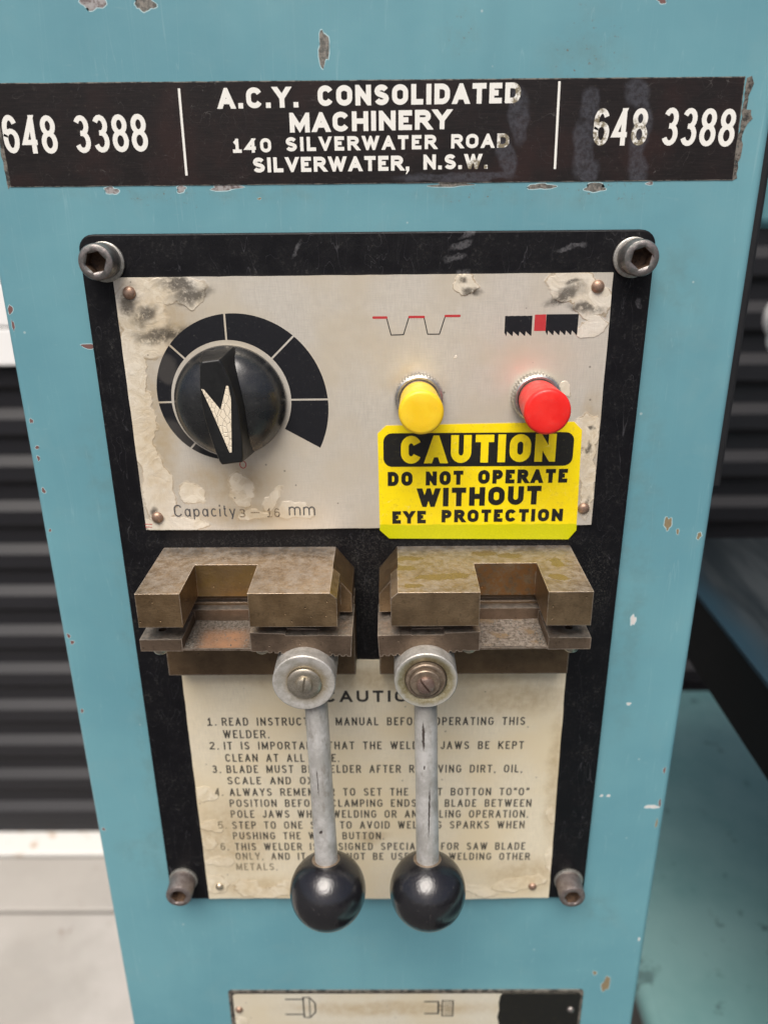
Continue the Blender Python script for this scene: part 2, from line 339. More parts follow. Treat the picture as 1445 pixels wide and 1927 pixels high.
@deco
def red_plastic(m):
    n = m.noise(.15, 4); f = m.noise(1.2, 4, .7)
    col = m.mix(m.rng(n, .35, .65), (.78, .018, .014), (.84, .03, .022)); col = m.mix(m.math('MULTIPLY', m.rng(f, .6, .75), .25), col, (.80, .15, .12))
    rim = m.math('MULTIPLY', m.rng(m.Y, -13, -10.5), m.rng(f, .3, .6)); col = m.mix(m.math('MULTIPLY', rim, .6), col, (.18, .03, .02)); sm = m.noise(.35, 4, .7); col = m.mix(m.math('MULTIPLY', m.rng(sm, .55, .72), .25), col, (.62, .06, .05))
    m.bump(m.math('ADD', n, m.math('MULTIPLY', f, .4)), .08, .6); return m.set(col, m.rng(sm, .3, .7, .28, .5), 0, .5, Subsurface_Weight=.12, Subsurface_Scale=.002)
@deco
def sticker_yellow(m):
    f = m.noise(.5, 5, .7); gr = m.voro(2.6)
    col = m.mix(m.rng(m.noise(.06, 3), .3, .7), (.93, .74, .003), (.88, .67, .005))
    col = m.mix(m.math('MULTIPLY', m.rng(f, .52, .72), .45), col, (.50, .38, .03)); wl = m.noise(.1, 3, .5, dist=1.); col = m.mix(m.rng(m.math('ABSOLUTE', m.math('SUBTRACT', wl, .5)), .003, 0, 0, .35), col, (.98, .92, .35))
    low = m.rng(m.math('ADD', m.Z, m.math('MULTIPLY', m.noise(.2, 2), 1.2)), -111.9, -112.5)       # greener strip of bare film along the bottom
    col = m.mix(low, col, m.mix(m.rng(gr, .1, .5), (.68, .66, .0), (.54, .54, .0)))
    m.bump(m.noise(.18, 4), .25, .6)
    return m.set(col, m.rng(f, .3, .7, .28, .45), 0, .5)
@deco
def sticker_black(m):
    f = m.noise(.9, 5, .8); scr = m.noise(.18, 2, .4, dist=1.5)
    col = m.mix(m.math('MULTIPLY', m.rng(f, .6, .74), .5), (.012, .012, .011), (.14, .13, .08))
    col = m.mix(m.rng(m.math('ABSOLUTE', m.math('SUBTRACT', scr, .5)), .003, .0, 0, .3), col, (.25, .22, .1))
    return m.set(col, .4, 0, .4)
@deco
def nameplate_black(m):
    br = m.noise(1, 3, .7, st=(.15, 1, 4)); n = m.noise(.04, 4, .6); f = m.noise(.7, 5, .8)
    col = m.mix(m.rng(br, .4, .7, 0, .5), (.011, .009, .009), (.026, .020, .019))
    col = m.mix(m.rng(n, .45, .7, 0, .5), col, (.030, .012, .010))
    w_ = m.warp(5, .12)
    haze_ = m.rng(m.blobs(w_, [(63, 27, 3.4, 5, 0), (62, 14, 3.6, 9, 0), (64, 8, 4.2, 4, 0), (78, 30, 4, 4, 0), (79.5, 20, 3.2, 10, 0), (80, 8, 3.4, 5, 0), (41, 24, 3, 8, 8), (38, 12, 3, 7, 12), (22, 6.2, 20, 1.4, 0)]), 1.15, .7)
    col = m.mix(m.math('MULTIPLY', haze_, m.rng(m.noise(.6, 5, .75), .3, .65, .12, .55)), col, (.085, .088, .105))
    col = m.mix(m.math('MULTIPLY', m.rng(f, .6, .74), .35), col, (.16, .14, .11))
    scr = m.noise(.12, 2, .4, dist=1.2)
    col = m.mix(m.rng(m.math('ABSOLUTE', m.math('SUBTRACT', scr, .5)), .002, .0, 0, .3), col, (.2, .19, .18))
    m.bump(m.math('ADD', br, f), .05, .5)
    return m.set(col, m.rng(n, .3, .7, .30, .44), 0, .3)
@deco
def letter_white(m):
    f = m.noise(.6, 5, .75)
    w_ = m.warp(3, .3)
    st = m.rng(m.blobs(w_, [(66, 19, 3.4, 8, 0), (79, 17, 3, 6, 0), (41, 29, 2.5, 5, 0), (37, 16, 2.5, 4, 0), (30, 9, 6, 2.5, 0)]), 1.2, .7)
    col = m.mix(m.math('MULTIPLY', m.rng(f, .6, .75), .4), (.80, .79, .74), (.55, .50, .40))
    col = m.mix(m.math('MULTIPLY', st, m.rng(f, .42, .55)), col, (.20, .17, .11))
    return m.set(col, .5)
@deco
def nameplate_edge(m): return m.set(m.mix(m.rng(m.noise(.3, 5, .8), .42, .6), (.22, .20, .17), (.04, .038, .035)), .5, .3)
@deco
def print_black(m):
    f = m.noise(1.1, 5, .8); w_ = m.warp(4, .2)
    haze_ = m.rng(m.blobs(w_, [(-77, -54, 4, 6, 0), (-74, -79, 5, 9, 40)]), 1.1, .7)
    col = m.mix(m.math('MULTIPLY', m.rng(f, .62, .72), .5), (.0085, .009, .012), (.20, .19, .17))
    col = m.mix(m.math('MULTIPLY', haze_, .6), col, (.07, .065, .06))
    return m.set(col, m.rng(f, .3, .7, .28, .4), 0, .5)
@deco
def engraved_grey(m):
    f = m.noise(.5, 5, .7)
    low = m.rng(m.blobs(m.warp(5, .15), [(-78, -256, 9, 24, 0), (-62, -278, 16, 7, 0), (62, -256, 5, 3, 0)]), 1.2, .5)
    col = m.mix(m.rng(f, .4, .7, 0, .6), (.028, .026, .023), (.065, .058, .05))
    return m.set(m.mix(m.math('MULTIPLY', low, .6), col, (.34, .28, .18)), .5)
@deco
def heading_black(m): return m.set(m.mix(m.noise(.5, 4), (.02, .02, .02), (.045, .04, .035)), .45)
@deco
def print_grey(m): return m.set(m.mix(m.noise(.4, 4), (.045, .047, .055), (.09, .088, .085)), .45)
@deco
def stamped_brown(m): return m.set(m.mix(m.rng(m.noise(1.4, 4, .8), .42, .58), (.07, .05, .035), (.36, .28, .18)), .5)
@deco
def print_red(m): return m.set(m.mix(m.noise(.8, 4), (.42, .022, .03), (.50, .05, .05)), .4)
@deco
def chip_grey(m):
    n = m.noise(.45, 5, .7); return m.set(m.mix(m.rng(n, .42, .56), (.16, .13, .125), (.36, .345, .34)), .5, .2)
@deco
def chip_dark(m):
    n = m.noise(.7, 5, .7); return m.set(m.mix(m.rng(n, .42, .6), (.10, .10, .09), (.25, .23, .20)), .55, .2)
@deco
def chip_red(m): return m.set(m.mix(m.noise(.8, 5, .7), (.12, .05, .045), (.22, .115, .105)), .6)
@deco
def chip_brown(m): return m.set(m.mix(m.noise(.8, 5, .7), (.16, .12, .06), (.30, .24, .15)), .65)
@deco
def chip_white(m): return m.set(m.mix(m.noise(.8, 5, .7), (.75, .74, .72), (.50, .46, .44)), .45)
@deco
def chip_rim(m): return m.set((.42, .60, .63), .5)
@deco
def slat_paint(m):
    n = m.noise(.01, 4, .6, st=(.25, 1, 1)); return m.set(m.mix(n, (.007, .007, .009), (.016, .016, .020)), .5, 0, .35)
@deco
def white_board_paint(m): return m.set(m.mix(m.noise(.012, 4), (.84, .84, .83), (.76, .76, .75)), .6)
@deco
def concrete(m):
    n = m.noise(.006, 5, .6); f = m.noise(.08, 5, .7); s2 = m.rng(m.noise(.018, 4, .7), .62, .70)
    c = m.mix(m.rng(n, .3, .7), (.34, .325, .30), (.44, .42, .395)); c = m.mix(m.math('MULTIPLY', m.rng(f, .5, .8), .4), c, (.40, .38, .35))
    c = m.mix(m.math('MULTIPLY', s2, .8), c, (.22, .18, .14)); c = m.mix(m.math('MULTIPLY', m.rng(m.noise(.0025, 4, .6), .45, .65), .5), c, (.36, .335, .30)); m.bump(f, 1.5, .6); return m.set(c, .85)
@deco
def ground_dirt(m): return m.set(m.mix(m.noise(.004, 5, .7), (.05, .05, .05), (.09, .088, .085)), .9)
@deco
def sill_paint(m): return m.set(m.mix(m.rng(m.noise(.03, 4), .6, .7), (.70, .69, .66), (.50, .38, .28)), .6)
@deco
def plain_black(m): return m.set(m.mix(m.noise(.1, 4), (.008, .008, .009), (.02, .02, .022)), .5)
@deco
def cast_table(m):
    n = m.noise(.03, 4, .65, st=(1, .15, 1)); n2 = m.noise(.012, 3)
    c = m.mix(m.rng(n, .35, .65), (.025, .035, .043), (.075, .088, .098)); 
    c = m.mix(m.rng(m.math('ADD', m.X, m.math('MULTIPLY', n2, 30)), 236, 208), c, (.035, .085, .125))
    return m.set(c, .42, .5)
@deco
def table_side_shade(m): return m.set((.006, .007, .008), .7, 0, .2)  # near-black: the shade on the table's side is put into its colour
@deco
def housing_paint(m):
    n = m.noise(.012, 4, .6); s2 = m.rng(m.noise(.04, 4, .7), .62, .70)
    c = m.mix(m.rng(n, .3, .7), (.20, .40, .40), (.27, .48, .475)); return m.set(m.mix(m.math('MULTIPLY', s2, .6), c, (.05, .09, .09)), .55)

# ------------------------------------------------------------------ mesh helpers (all in panel millimetres X, h, Z)
def nb(): return bmesh.new()
def loft(bm, loops, cap0=True, cap1=True, closed=True):
    vs = [[bm.verts.new(p) for p in L] for L in loops]
    n = len(vs[0])
    for a, b in zip(vs, vs[1:]):
        for i in range(n if closed else n - 1):
            j = (i + 1) % n
            try: bm.faces.new((a[i], a[j], b[j], b[i]))
            except ValueError: pass
    if cap0: bm.faces.new(vs[0])
    if cap1: bm.faces.new(vs[-1])
    return bm
def prism(bm, poly, h0, h1):        # poly in (X, Z), extruded out of the panel
    return loft(bm, [[(x, h0, z) for x, z in poly], [(x, h1, z) for x, z in poly]])
def plan(bm, poly, z0, z1):         # poly in (X, h), extruded upward
    return loft(bm, [[(x, h, z0) for x, h in poly], [(x, h, z1) for x, h in poly]])
def box(bm, x0, x1, h0, h1, z0, z1): return prism(bm, [(x0, z0), (x1, z0), (x1, z1), (x0, z1)], h0, h1)
def lathe(bm, cx, cz, prof, n=48, cap0=True, cap1=True, a0=0.):
    return loft(bm, [[(cx + r_ * math.cos(a0 + 2 * math.pi * i / n), h, cz + r_ * math.sin(a0 + 2 * math.pi * i / n)) for i in range(n)] for r_, h in prof], cap0, cap1)
def tube(bm, p0, p1, rads, n=24):
    p0, p1 = Vector(p0), Vector(p1); ax = (p1 - p0).normalized()
    a = ax.orthogonal().normalized(); b = ax.cross(a); loops = []
    for t, r_ in rads: 
        c = p0.lerp(p1, t); loops.append([tuple(c + r_ * (a * math.cos(2 * math.pi * i / n) + b * math.sin(2 * math.pi * i / n))) for i in range(n)])
    return loft(bm, loops)
def link(name, me, parent=None):
    o = bpy.data.objects.new(name, me); C.objects.link(o)
    if parent is not None: o.parent = parent
    return o
def origin_of(o):
    while o is not None and o.type != 'EMPTY' and o.parent: o = o.parent
    return o.location if o is not None else Vector((0, 0, 0))
def obj(name, bm, mats, parent=None, smooth=None, bevel=None, seg=2, base=None):
    me = bpy.data.meshes.new(name)
    bmesh.ops.recalc_face_normals(bm, faces=bm.faces[:])
    off = origin_of(parent) if parent is not None else (W(*base) if base else Vector((0, 0, 0)))
    for v in bm.verts: v.co = W(*v.co) - off
    bmesh.ops.reverse_faces(bm, faces=bm.faces[:])
    bm.to_mesh(me); bm.free()
    if not isinstance(mats, (list, tuple)): mats = [mats]
    for k in mats: me.materials.append(MATS[k])
    if smooth is not None:
        for p in me.polygons: p.use_smooth = True
        me.set_sharp_from_angle(angle=R(smooth))
    o = link(name, me, parent)
    if parent is None and base: o.location = off
    if bevel:
        b = o.modifiers.new('bevel', 'BEVEL'); b.width = bevel / 1000; b.segments = seg; b.limit_method = 'ANGLE'; b.angle_limit = R(35); b.harden_normals = False
        for p in me.polygons: p.use_smooth = True
        me.set_sharp_from_angle(angle=R(30))
        b2 = o.modifiers.new('wn', 'WEIGHTED_NORMAL'); b2.keep_sharp = True
    return o
def boolean(a, b, op):              # two bmeshes in panel mm -> one bmesh
    out = []
    for bm in (a, b):
        bmesh.ops.recalc_face_normals(bm, faces=bm.faces[:])
        me = bpy.data.meshes.new('tmp'); bm.to_mesh(me); bm.free(); out.append(bpy.data.objects.new('tmp', me)); C.objects.link(out[-1])
    m = out[0].modifiers.new('b', 'BOOLEAN'); m.operation = op; m.object = out[1]; m.solver = 'EXACT'
    dg = bpy.context.evaluated_depsgraph_get(); ev = out[0].evaluated_get(dg)
    me = bpy.data.meshes.new_from_object(ev); bm = bmesh.new(); bm.from_mesh(me)
    for o in out:
        k = o.data; bpy.data.objects.remove(o); bpy.data.meshes.remove(k)
    bpy.data.meshes.remove(me)
    bmesh.ops.remove_doubles(bm, verts=bm.verts[:], dist=.01)
    bmesh.ops.dissolve_limit(bm, angle_limit=R(1), verts=bm.verts[:], edges=bm.edges[:])
    return bm
def thing(name, label, cat, at, group=None):
    o = bpy.data.objects.new(name, None); C.objects.link(o); o.location = W(*at); o.empty_display_size = .01
    o['label'] = label; o['category'] = cat
    if group: o['group'] = group
    return o
def tag(o, label=None, cat=None, group=None, kind=None):
    if label: o['label'] = label
    if cat: o['category'] = cat
    if group: o['group'] = group
    if kind: o['kind'] = kind
    return o

# ------------------------------------------------------------------ stroke lettering
def arc(cx, cy, rx, ry, a0, a1, n=10):
    return [(cx + rx * math.cos(R(a0 + (a1 - a0) * i / n)), cy + ry * math.sin(R(a0 + (a1 - a0) * i / n))) for i in range(n + 1)]
def bez(p0, p1, p2, p3, n=8):
    return [tuple((1-t)**3*a + 3*(1-t)**2*t*b + 3*(1-t)*t*t*c + t**3*e for a, b, c, e in zip(p0, p1, p2, p3)) for t in [i / n for i in range(1, n)]]
q = .34
top = lambda a, b: arc(.5, 1 - q, .5, q, a, b); bot = lambda a, b: arc(.5, q, .5, q, a, b)
ring = lambda cx, cy, rx, ry: arc(cx, cy, rx, ry, 90, 450, 20)[:-1] + ['c']
G = {
 'A': (1.05, [[(0, 0), (.5, 1), (1, 0)], [(.16, .30), (.84, .30)]]),
 'B': (.95, [[(0, 0), (0, 1), (.58, 1)] + arc(.58, .765, .36, .235, 80, -80, 8) + [(.58, .53), (0, .53)], [(.58, .53)] + arc(.58, .265, .42, .265, 80, -80, 8) + [(.58, 0), (0, 0)]]),
 'C': (1, [top(22, 180) + bot(180, 338)]),
 'D': (1, [[(0, 0), (0, 1), (.42, 1)] + arc(.46, .62, .54, .38, 85, 0, 7) + arc(.46, .38, .54, .38, 0, -85, 7) + [(.42, 0), 'c']]),
 'E': (.82, [[(1, 1), (0, 1), (0, 0), (1, 0)], [(0, .52), (.86, .52)]]),
 'F': (.8, [[(1, 1), (0, 1), (0, 0)], [(0, .5), (.86, .5)]]),
 'G': (1.03, [top(22, 180) + bot(180, 350) + [(1, .46), (.55, .46)]]),
 'H': (1, [[(0, 0), (0, 1)], [(1, 0), (1, 1)], [(0, .51), (1, .51)]]),
 'I': (0, [[(0, 0), (0, 1)]]),
 'J': (.8, [[(1, 1), (1, q)] + arc(.5, q * .8, .5, q * .8, 0, -175)]),
 'K': (1, [[(0, 0), (0, 1)], [(1, 1), (.0, .36)], [(.34, .58), (1, 0)]]),
 'L': (.78, [[(0, 1), (0, 0), (1, 0)]]),
 'M': (1.22, [[(0, 0), (0, 1), (.5, .12), (1, 1), (1, 0)]]),
 'N': (1.02, [[(0, 0), (0, 1), (1, 0), (1, 1)]]),
 'O': (1.04, [top(90, 180) + bot(180, 360) + top(0, 80) + ['c']]),
 'P': (.92, [[(0, 0), (0, 1), (.55, 1)] + arc(.58, .73, .42, .27, 80, -80, 8) + [(.55, .46), (0, .46)]]),
 'R': (.98, [[(0, 0), (0, 1), (.55, 1)] + arc(.58, .745, .40, .255, 80, -80, 8) + [(.55, .49), (0, .49)], [(.5, .49), (1, 0)]]),
 'S': (.96, [arc(.5, .745, .46, .255, 20, 178, 9) + bez((.04, .75), (.04, .47), (.98, .54), (.98, .25)) + arc(.5, .255, .48, .255, 0, -162, 9)]),
 'T': (.9, [[(0, 1), (1, 1)], [(.5, 0), (.5, 1)]]),
 'U': (1, [[(0, 1), (0, q)] + bot(185, 355) + [(1, q), (1, 1)]]),
 'V': (1.02, [[(0, 1), (.5, 0), (1, 1)]]),
 'W': (1.42, [[(0, 1), (.26, 0), (.5, .95), (.74, 0), (1, 1)]]),
 'X': (1, [[(0, 0), (1, 1)], [(0, 1), (1, 0)]]),
 'Y': (1, [[(0, 1), (.5, .46), (1, 1)], [(.5, .46), (.5, 0)]]),
 'Z': (.9, [[(0, 1), (1, 1), (0, 0), (1, 0)]]),
 '0': (.9, [top(90, 180) + bot(180, 360) + top(0, 80) + ['c']]),
 '1': (.72, [[(0, .72), (.5, .97)], [(.5, 1), (.5, 0)], [(0, 0), (1, 0)]]),
 '2': (.9, [arc(.5, .72, .46, .28, 165, -25, 10) + [(0, .02), (0, 0), (1, 0)]]),
 '3': (.9, [arc(.48, .76, .45, .24, 155, -80, 10) + [(.35, .53)], [(.35, .53)] + arc(.48, .265, .5, .265, 80, -158, 12)]),
 '4': (.95, [[(.76, 0), (.76, 1)], [(.76, 1), (.0, .26), (1.08, .26)]]),
 '5': (.9, [[(.95, 1), (.1, 1), (.04, .5)] + arc(.48, .32, .5, .32, 130, -155, 12)]),
 '6': (.92, [arc(.5, 1 - q, .48, q, 28, 180) + bot(180, 360) + arc(.5, .36, .5, .23, 0, 165, 9)]),
 '8': (.92, [ring(.5, .765, .45, .235), ring(.5, .265, .5, .265)]),
 'a': (.78, [ring(.45, .32, .45, .32), [(.95, 0), (.95, .66)]]), 'c': (.74, [arc(.5, .32, .5, .34, 40, 320, 12)]),
 'p': (.8, [ring(.52, .32, .46, .32), [(0, -.3), (0, .66)]]), 'i': (0, [[(0, 0), (0, .66)], [(0, .86), (0, .98)]]),
 't': (.45, [[(.45, .95), (.45, .12), (.95, .0)], [(0, .66), (1, .66)]]), 'y': (.8, [[(0, .66), (.5, 0)], [(1, .66), (.36, -.3)]]),
 'm': (1.25, [[(0, 0), (0, .66)], [(0, .4)] + arc(.25, .42, .25, .24, 170, 10, 6) + [(.5, 0)], [(.5, .4)] + arc(.75, .42, .25, .24, 170, 10, 6) + [(1, 0)]]),
 '-': (1., [[(0, .4), (1, .4)]]),
}
def clip(poly, z, keep_above):
    out = []
    for i in range(len(poly)):
        a, b = poly[i], poly[(i + 1) % len(poly)]
        ia = (a[1] >= z) if keep_above else (a[1] <= z); ib = (b[1] >= z) if keep_above else (b[1] <= z)
        if ia: out.append(a)
        if ia != ib:
            t = (z - a[1]) / (b[1] - a[1]); out.append((a[0] + t * (b[0] - a[0]), z))
    return out
def stroke(pts, t, Hh, closed, lo=None):
    n = len(pts); P_ = [Vector(p) for p in pts]
    if not closed:
        for e, o2 in ((0, 1), (-1, -2)):
            dr = P_[e] - P_[o2]
            if dr.length < 1e-6: continue
            dr.normalize(); y = P_[e].y
            ext = abs(y - t / 2) < .02 * Hh or abs(y - (Hh - t / 2)) < .02 * Hh
            if ext:
                if abs(dr.x) < .05 or abs(dr.y) < .05: P_[e] = P_[e] + dr * t / 2
                elif abs(dr.y) > .3: P_[e] = P_[e] + dr * t
    L, Rr = [], []
    for i in range(n):
        a = P_[i - 1] if (i > 0 or closed) else None; b = P_[(i + 1) % n] if (i < n - 1 or closed) else None
        p = P_[i]
        if a is None: nn = Vector((-(b - p).y, (b - p).x)).normalized(); k = 1
        elif b is None: nn = Vector((-(p - a).y, (p - a).x)).normalized(); k = 1
        else:
            n1 = Vector((-(p - a).y, (p - a).x)).normalized(); n2 = Vector((-(b - p).y, (b - p).x)).normalized()
            nn = n1 + n2
            if nn.length < 1e-3: nn = n1
            nn.normalize(); k = min(1 / max(nn.dot(n1), .12), 6)
        L.append(p + nn * k * t / 2); Rr.append(p - nn * k * t / 2)
    out = []
    for i in range(n if closed else n - 1):
        j = (i + 1) % n
        pl = [tuple(L[i]), tuple(L[j]), tuple(Rr[j]), tuple(Rr[i])]
        pl = clip(pl, -.4 * Hh if lo is None else lo, True)
        if pl: pl = clip(pl, Hh, False)
        if len(pl) > 2: out.append(pl)
    return out
def text(bm, s, x0, x1, za, zb, Hh, t, h, gap=.30, sp=.75):
    """one line of lettering from x0 to x1, baseline za (left) to zb (right), cap height Hh, stroke t"""
    A, B = 0., 0.; seq = []
    for i, ch in enumerate(s):
        if ch == ' ': A += sp; seq.append((ch, sp, 0)); continue
        g = gap if i < len(s) - 1 and s[i + 1] != ' ' else 0
        if ch in '.,': a, b = 0, t
        elif ch == '"': a, b = .3, t
        else: a, b = G[ch][0], (t if G[ch][0] == 0 else 0)
        if ch == 'I' or G.get(ch, (1,))[0] == 0: pass
        A += a + g; B += b; seq.append((ch, (a, b), g))
    k = (x1 - x0 - B) / A; x = x0; st = 0
    for ch, a, g in seq:
        if ch == ' ': x += a * k; continue
        wd = a[0] * k + a[1]; zl = za + (zb - za) * (x - x0) / max(x1 - x0, .01)
        polys = []
        if ch in '.,':
            polys = [(0, [[(0, 0), (t, 0), (t, t), (0, t)]])]
            if ch == ',': polys.append((1, [[(t * .35, 0), (t, 0), (t * .3, -t * .9), (0, -t * .9)]]))
        elif ch == '"':
            polys = [(0, [[(0, Hh * .68), (t, Hh * .68), (t * 1.2, Hh), (t * .2, Hh)]]), (0, [[(wd - t, Hh * .68), (wd, Hh * .68), (wd + .2 * t, Hh), (wd - .8 * t, Hh)]])]
        else:
            low = any(y < -.05 for st_ in G[ch][1] for y in [p[1] for p in st_ if p != 'c'])
            for si, sk in enumerate(G[ch][1]):
                cl = sk[-1] == 'c'; pp = [p for p in sk if p != 'c']
                pts = [(t / 2 + px * (wd - t), t / 2 + py * (Hh - t)) for px, py in pp]
                polys.append((si, stroke(pts, t, Hh, cl, None if low else 0.)))
        for si, pl in polys:
            for jf, f in enumerate(pl):
                vs = [bm.verts.new((x + px, h + .016 * si + .003 * (jf % 5), zl + py)) for px, py in f]
                try: bm.faces.new(vs)
                except ValueError: pass
        x += wd + g * k
    return bm
def poly(bm, pts, h):
    vs = [bm.verts.new((x, h, z)) for x, z in pts]; bm.faces.new(vs); return bm
def line(bm, pts, t, h):
    for f in stroke(pts, t, 1e6, False, -1e6): poly(bm, f, h)
    return bm

# ------------------------------------------------------------------ ground and background
GZ = -CH
g = nb(); s = 60000
poly_ = [(-s, -s), (s, -s), (s, s), (-s, s)]
g = loft(g, [[(x, h, GZ - 12) for x, h in poly_]], True, False)
ground = obj('ground', g, 'ground_dirt'); tag(ground, kind='structure')
yb = 1206          # mm from the lens plane to the roller door
def hh(y): return D - y
for y0, y1 in ((408, 1022), (1029, 1148)):
    b = nb(); box(b, -2600, 2600, hh(y1), hh(y0), GZ - 10, GZ); o = obj('concrete_slab', b, 'concrete', ground, bevel=3)
sill = nb(); box(sill, -2600, 2600, hh(1240), hh(1152), GZ - 5, GZ + 6); o = obj('door_sill', sill, 'sill_paint', bevel=2); tag(o, 'white painted sill strip along the foot of the dark roller door', 'sill')

door = thing('roller_door', 'blurred dark charcoal ribbed roller door across the background', 'roller door', (0, hh(yb), GZ))
zz = GZ + 6; first = None
prof = [(0, 0), (0, 26), (12, 38), (12, 62), (0, 76.6), (-3, 76.6), (-3, 0)]
while zz < 1300:
    if first is None:
        b = nb(); loft(b, [[(X, hh(yb) + a, zz + c) for a, c in prof] for X in (-2600, 2600)])
        first = obj('slat', b, 'slat_paint', door, smooth=25)
    else:
        o = first.copy(); C.objects.link(o); o.parent = door; o.location.z = (zz - (GZ + 6)) / 1000
    zz += 76.9
wb = thing('white_boards', 'bright white painted boards above the dark door, left of the machine', 'boards', (-800, hh(1180), -225))
for z0, z1 in ((-226, -172), (-169, -108), (-105, 260), (263, 900)):
    b = nb(); box(b, -2300, -320, hh(1192), hh(1174), z0, z1); obj('board', b, 'white_board_paint', wb, bevel=2)
b = nb(); lathe(b, 497, -140, [(30, hh(1010)), (33, hh(1004)), (33, hh(994)), (30, hh(988))], 32)
b2 = nb(); lathe(b2, 497, -164, [(20, hh(1006)), (26, hh(1000)), (20, hh(994))], 32)
wt = thing('white_marker', 'small blurred white rounded marker against the dark door at the right edge', 'marker', (486, hh(1000), -150))
obj('disc', b, 'white_board_paint', wt, smooth=40); obj('tail', b2, 'white_board_paint', wt, smooth=40)

# ------------------------------------------------------------------ the saw behind, at the right
saw = thing('saw_table', 'dark blue-grey cast iron saw table behind the cabinet, right', 'saw table', (320, hh(450), -240))
b = nb(); box(b, 200, 620, hh(550), hh(-200), -244, -240.2); obj('table_top', b, 'cast_table', saw, bevel=.6)
b = nb(); box(b, 200.4, 619, hh(549), hh(-199), -290, -244.2); obj('table_edge', b, 'table_side_shade', saw)
lh = thing('lower_housing', 'broad dull teal steel housing below the saw table', 'saw housing', (400, hh(500), -700))
b = nb(); box(b, 186, 900, hh(824), hh(-150), -582, -560); obj('housing_top', b, 'housing_paint', lh, bevel=9, seg=4)
b = nb(); box(b, 192, 895, hh(818), hh(-140), GZ + 2, -584); obj('housing_side', b, 'plain_black', lh)
uh = thing('upper_housing', 'teal upper wheel housing glimpsed beside the cabinet top right', 'saw housing', (250, hh(500), -15))
b = nb(); box(b, 184.5, 700, hh(640), hh(420), -15.5, 420); obj('housing_body', b, 'teal_paint', uh, bevel=6, seg=3)
b = nb(); box(b, 150, 183.5, hh(620), hh(425), -15, 420); obj('dark_gap_slab', b, 'plain_black', uh, bevel=1)  # black slab standing in for the dark gap beside the housing
po = nb(); box(po, 124, 136.2, hh(345), hh(307), -112, 160); o = obj('black_post', po, 'plain_black', bevel=1.5); tag(o, 'thin black steel post just behind the right edge of the cabinet', 'post')

# ------------------------------------------------------------------ cabinet
cab = thing('machine_cabinet', 'tall sheet steel machine cabinet in worn teal paint', 'cabinet', (-5, -90, GZ))
pl = [(-131.6, 0), (120.6, 0), (120.6, -170), (-131.6, -170)]
b = nb(); plan(b, pl, GZ + 2, 190); obj('body', b, 'teal_paint', cab, bevel=2.6, seg=5)
chips = [(-87.9, 55.8, 4.2, 2.9, 'g'), (-72.4, 55.6, 4.0, 2.8, 'k'), (-19.2, 42.7, 2.2, 5.2, 'k'), (82.2, 54.6, 1.6, 1.0, 'r'), (-89.3, 3.4, 2.6, 1.5, 'g'), (-66.7, 3.7, 1.9, 1.2, 'g'), (-52.2, 4.0, 5.6, 1.2, 'g'), (20.7, 4.2, 8.2, .8, 'k'), (49.5, 3.4, 5.0, 1.1, 'k'), (66.9, 2.9, 4.3, 1.5, 'k'), (84.3, 4.0, 1.2, .7, 'g'), (-129.0, -34.0, .9, 1.9, 'r'), (-129.0, -39.3, .5, 2.4, 'r'), (-104.2, -46.6, 3.2, .9, 'r'), (-128.6, -73.1, .7, 1.2, 'r'), (-128.2, -83.1, .9, .7, 'r'), (-128.4, -87.2, .7, 1.1, 'r'), (-128.6, -99.8, .8, 1.3, 'r'), (-128.8, -115.9, .6, .8, 'r'), (-128.9, -161.8, .8, 1.2, 'r'), (-127.9, -164.8, .8, 1.3, 'r'), (-128.8, -197.7, .8, 1.1, 'r'), (-128.6, -260.9, .9, 1.0, 'r'), (104.8, -114.6, 1.5, 3.6, 'b'), (108.9, -118.0, .7, 1.3, 'b'), (117.2, -119.7, 1.0, 1.7, 'b'), (96.1, -156.0, 1.1, 3.1, 'w'), (98.5, -195.5, .9, .9, 'w'), (117.4, -229.6, .6, 2.1, 'r'), (117.5, -247.3, .7, 2.4, 'r'), (114.2, -249.4, 3.4, 1.2, 'w'), (117.4, -258.7, .5, 3.4, 'b'), (104.5, -359.1, 2.3, 6.4, 'b'), (98.4, -351.4, 1.2, 1.5, 'b'), (117.4, -328.9, .6, 1.2, 'w'), (91.7, -243.2, .8, .7, 'w'), (94.7, -243.2, .8, .9, 'w'), (-41.6, .5, .7, .4, 'b'), (-102.7, -20.1, .6, 1.3, 'w')]
km = {'g': 'chip_grey', 'k': 'chip_dark', 'r': 'chip_red', 'b': 'chip_brown', 'w': 'chip_white'}
kl = {'g': 'bare grey metal chip', 'k': 'dark grey metal chip', 'r': 'dark red primer chip', 'b': 'brown rusty chip', 'w': 'pale scraped chip'}
for x, z, rx, rz, k in chips:
    n = 26; ph = [random.uniform(0, 6.28) for _ in range(4)]
    def rad(a): return .80 + .14 * math.sin(2 * a + ph[0]) + .11 * math.sin(3 * a + ph[1]) + .09 * math.sin(5 * a + ph[2]) + random.uniform(-.07, .07)
    rr = [rad(2 * math.pi * i / n) for i in range(n)]
    b = nb(); e = min(.28, .25 * min(rx, rz))
    poly(b, [(x + (rx * r_ + e) * math.cos(2 * math.pi * i / n), z + (rz * r_ + e) * math.sin(2 * math.pi * i / n)) for i, r_ in enumerate(rr)], .012)
    fi = poly(b, [(x + rx * r_ * math.cos(2 * math.pi * i / n), z + rz * r_ * math.sin(2 * math.pi * i / n)) for i, r_ in enumerate(rr)], .024)
    b.faces.ensure_lookup_table(); b.faces[1].material_index = 1
    bmesh.ops.triangulate(b, faces=b.faces[:])
    o = obj('paint_chip', b, ['chip_rim', km[k]], cab); o['label'] = kl[k]
def face_flip_check(): pass

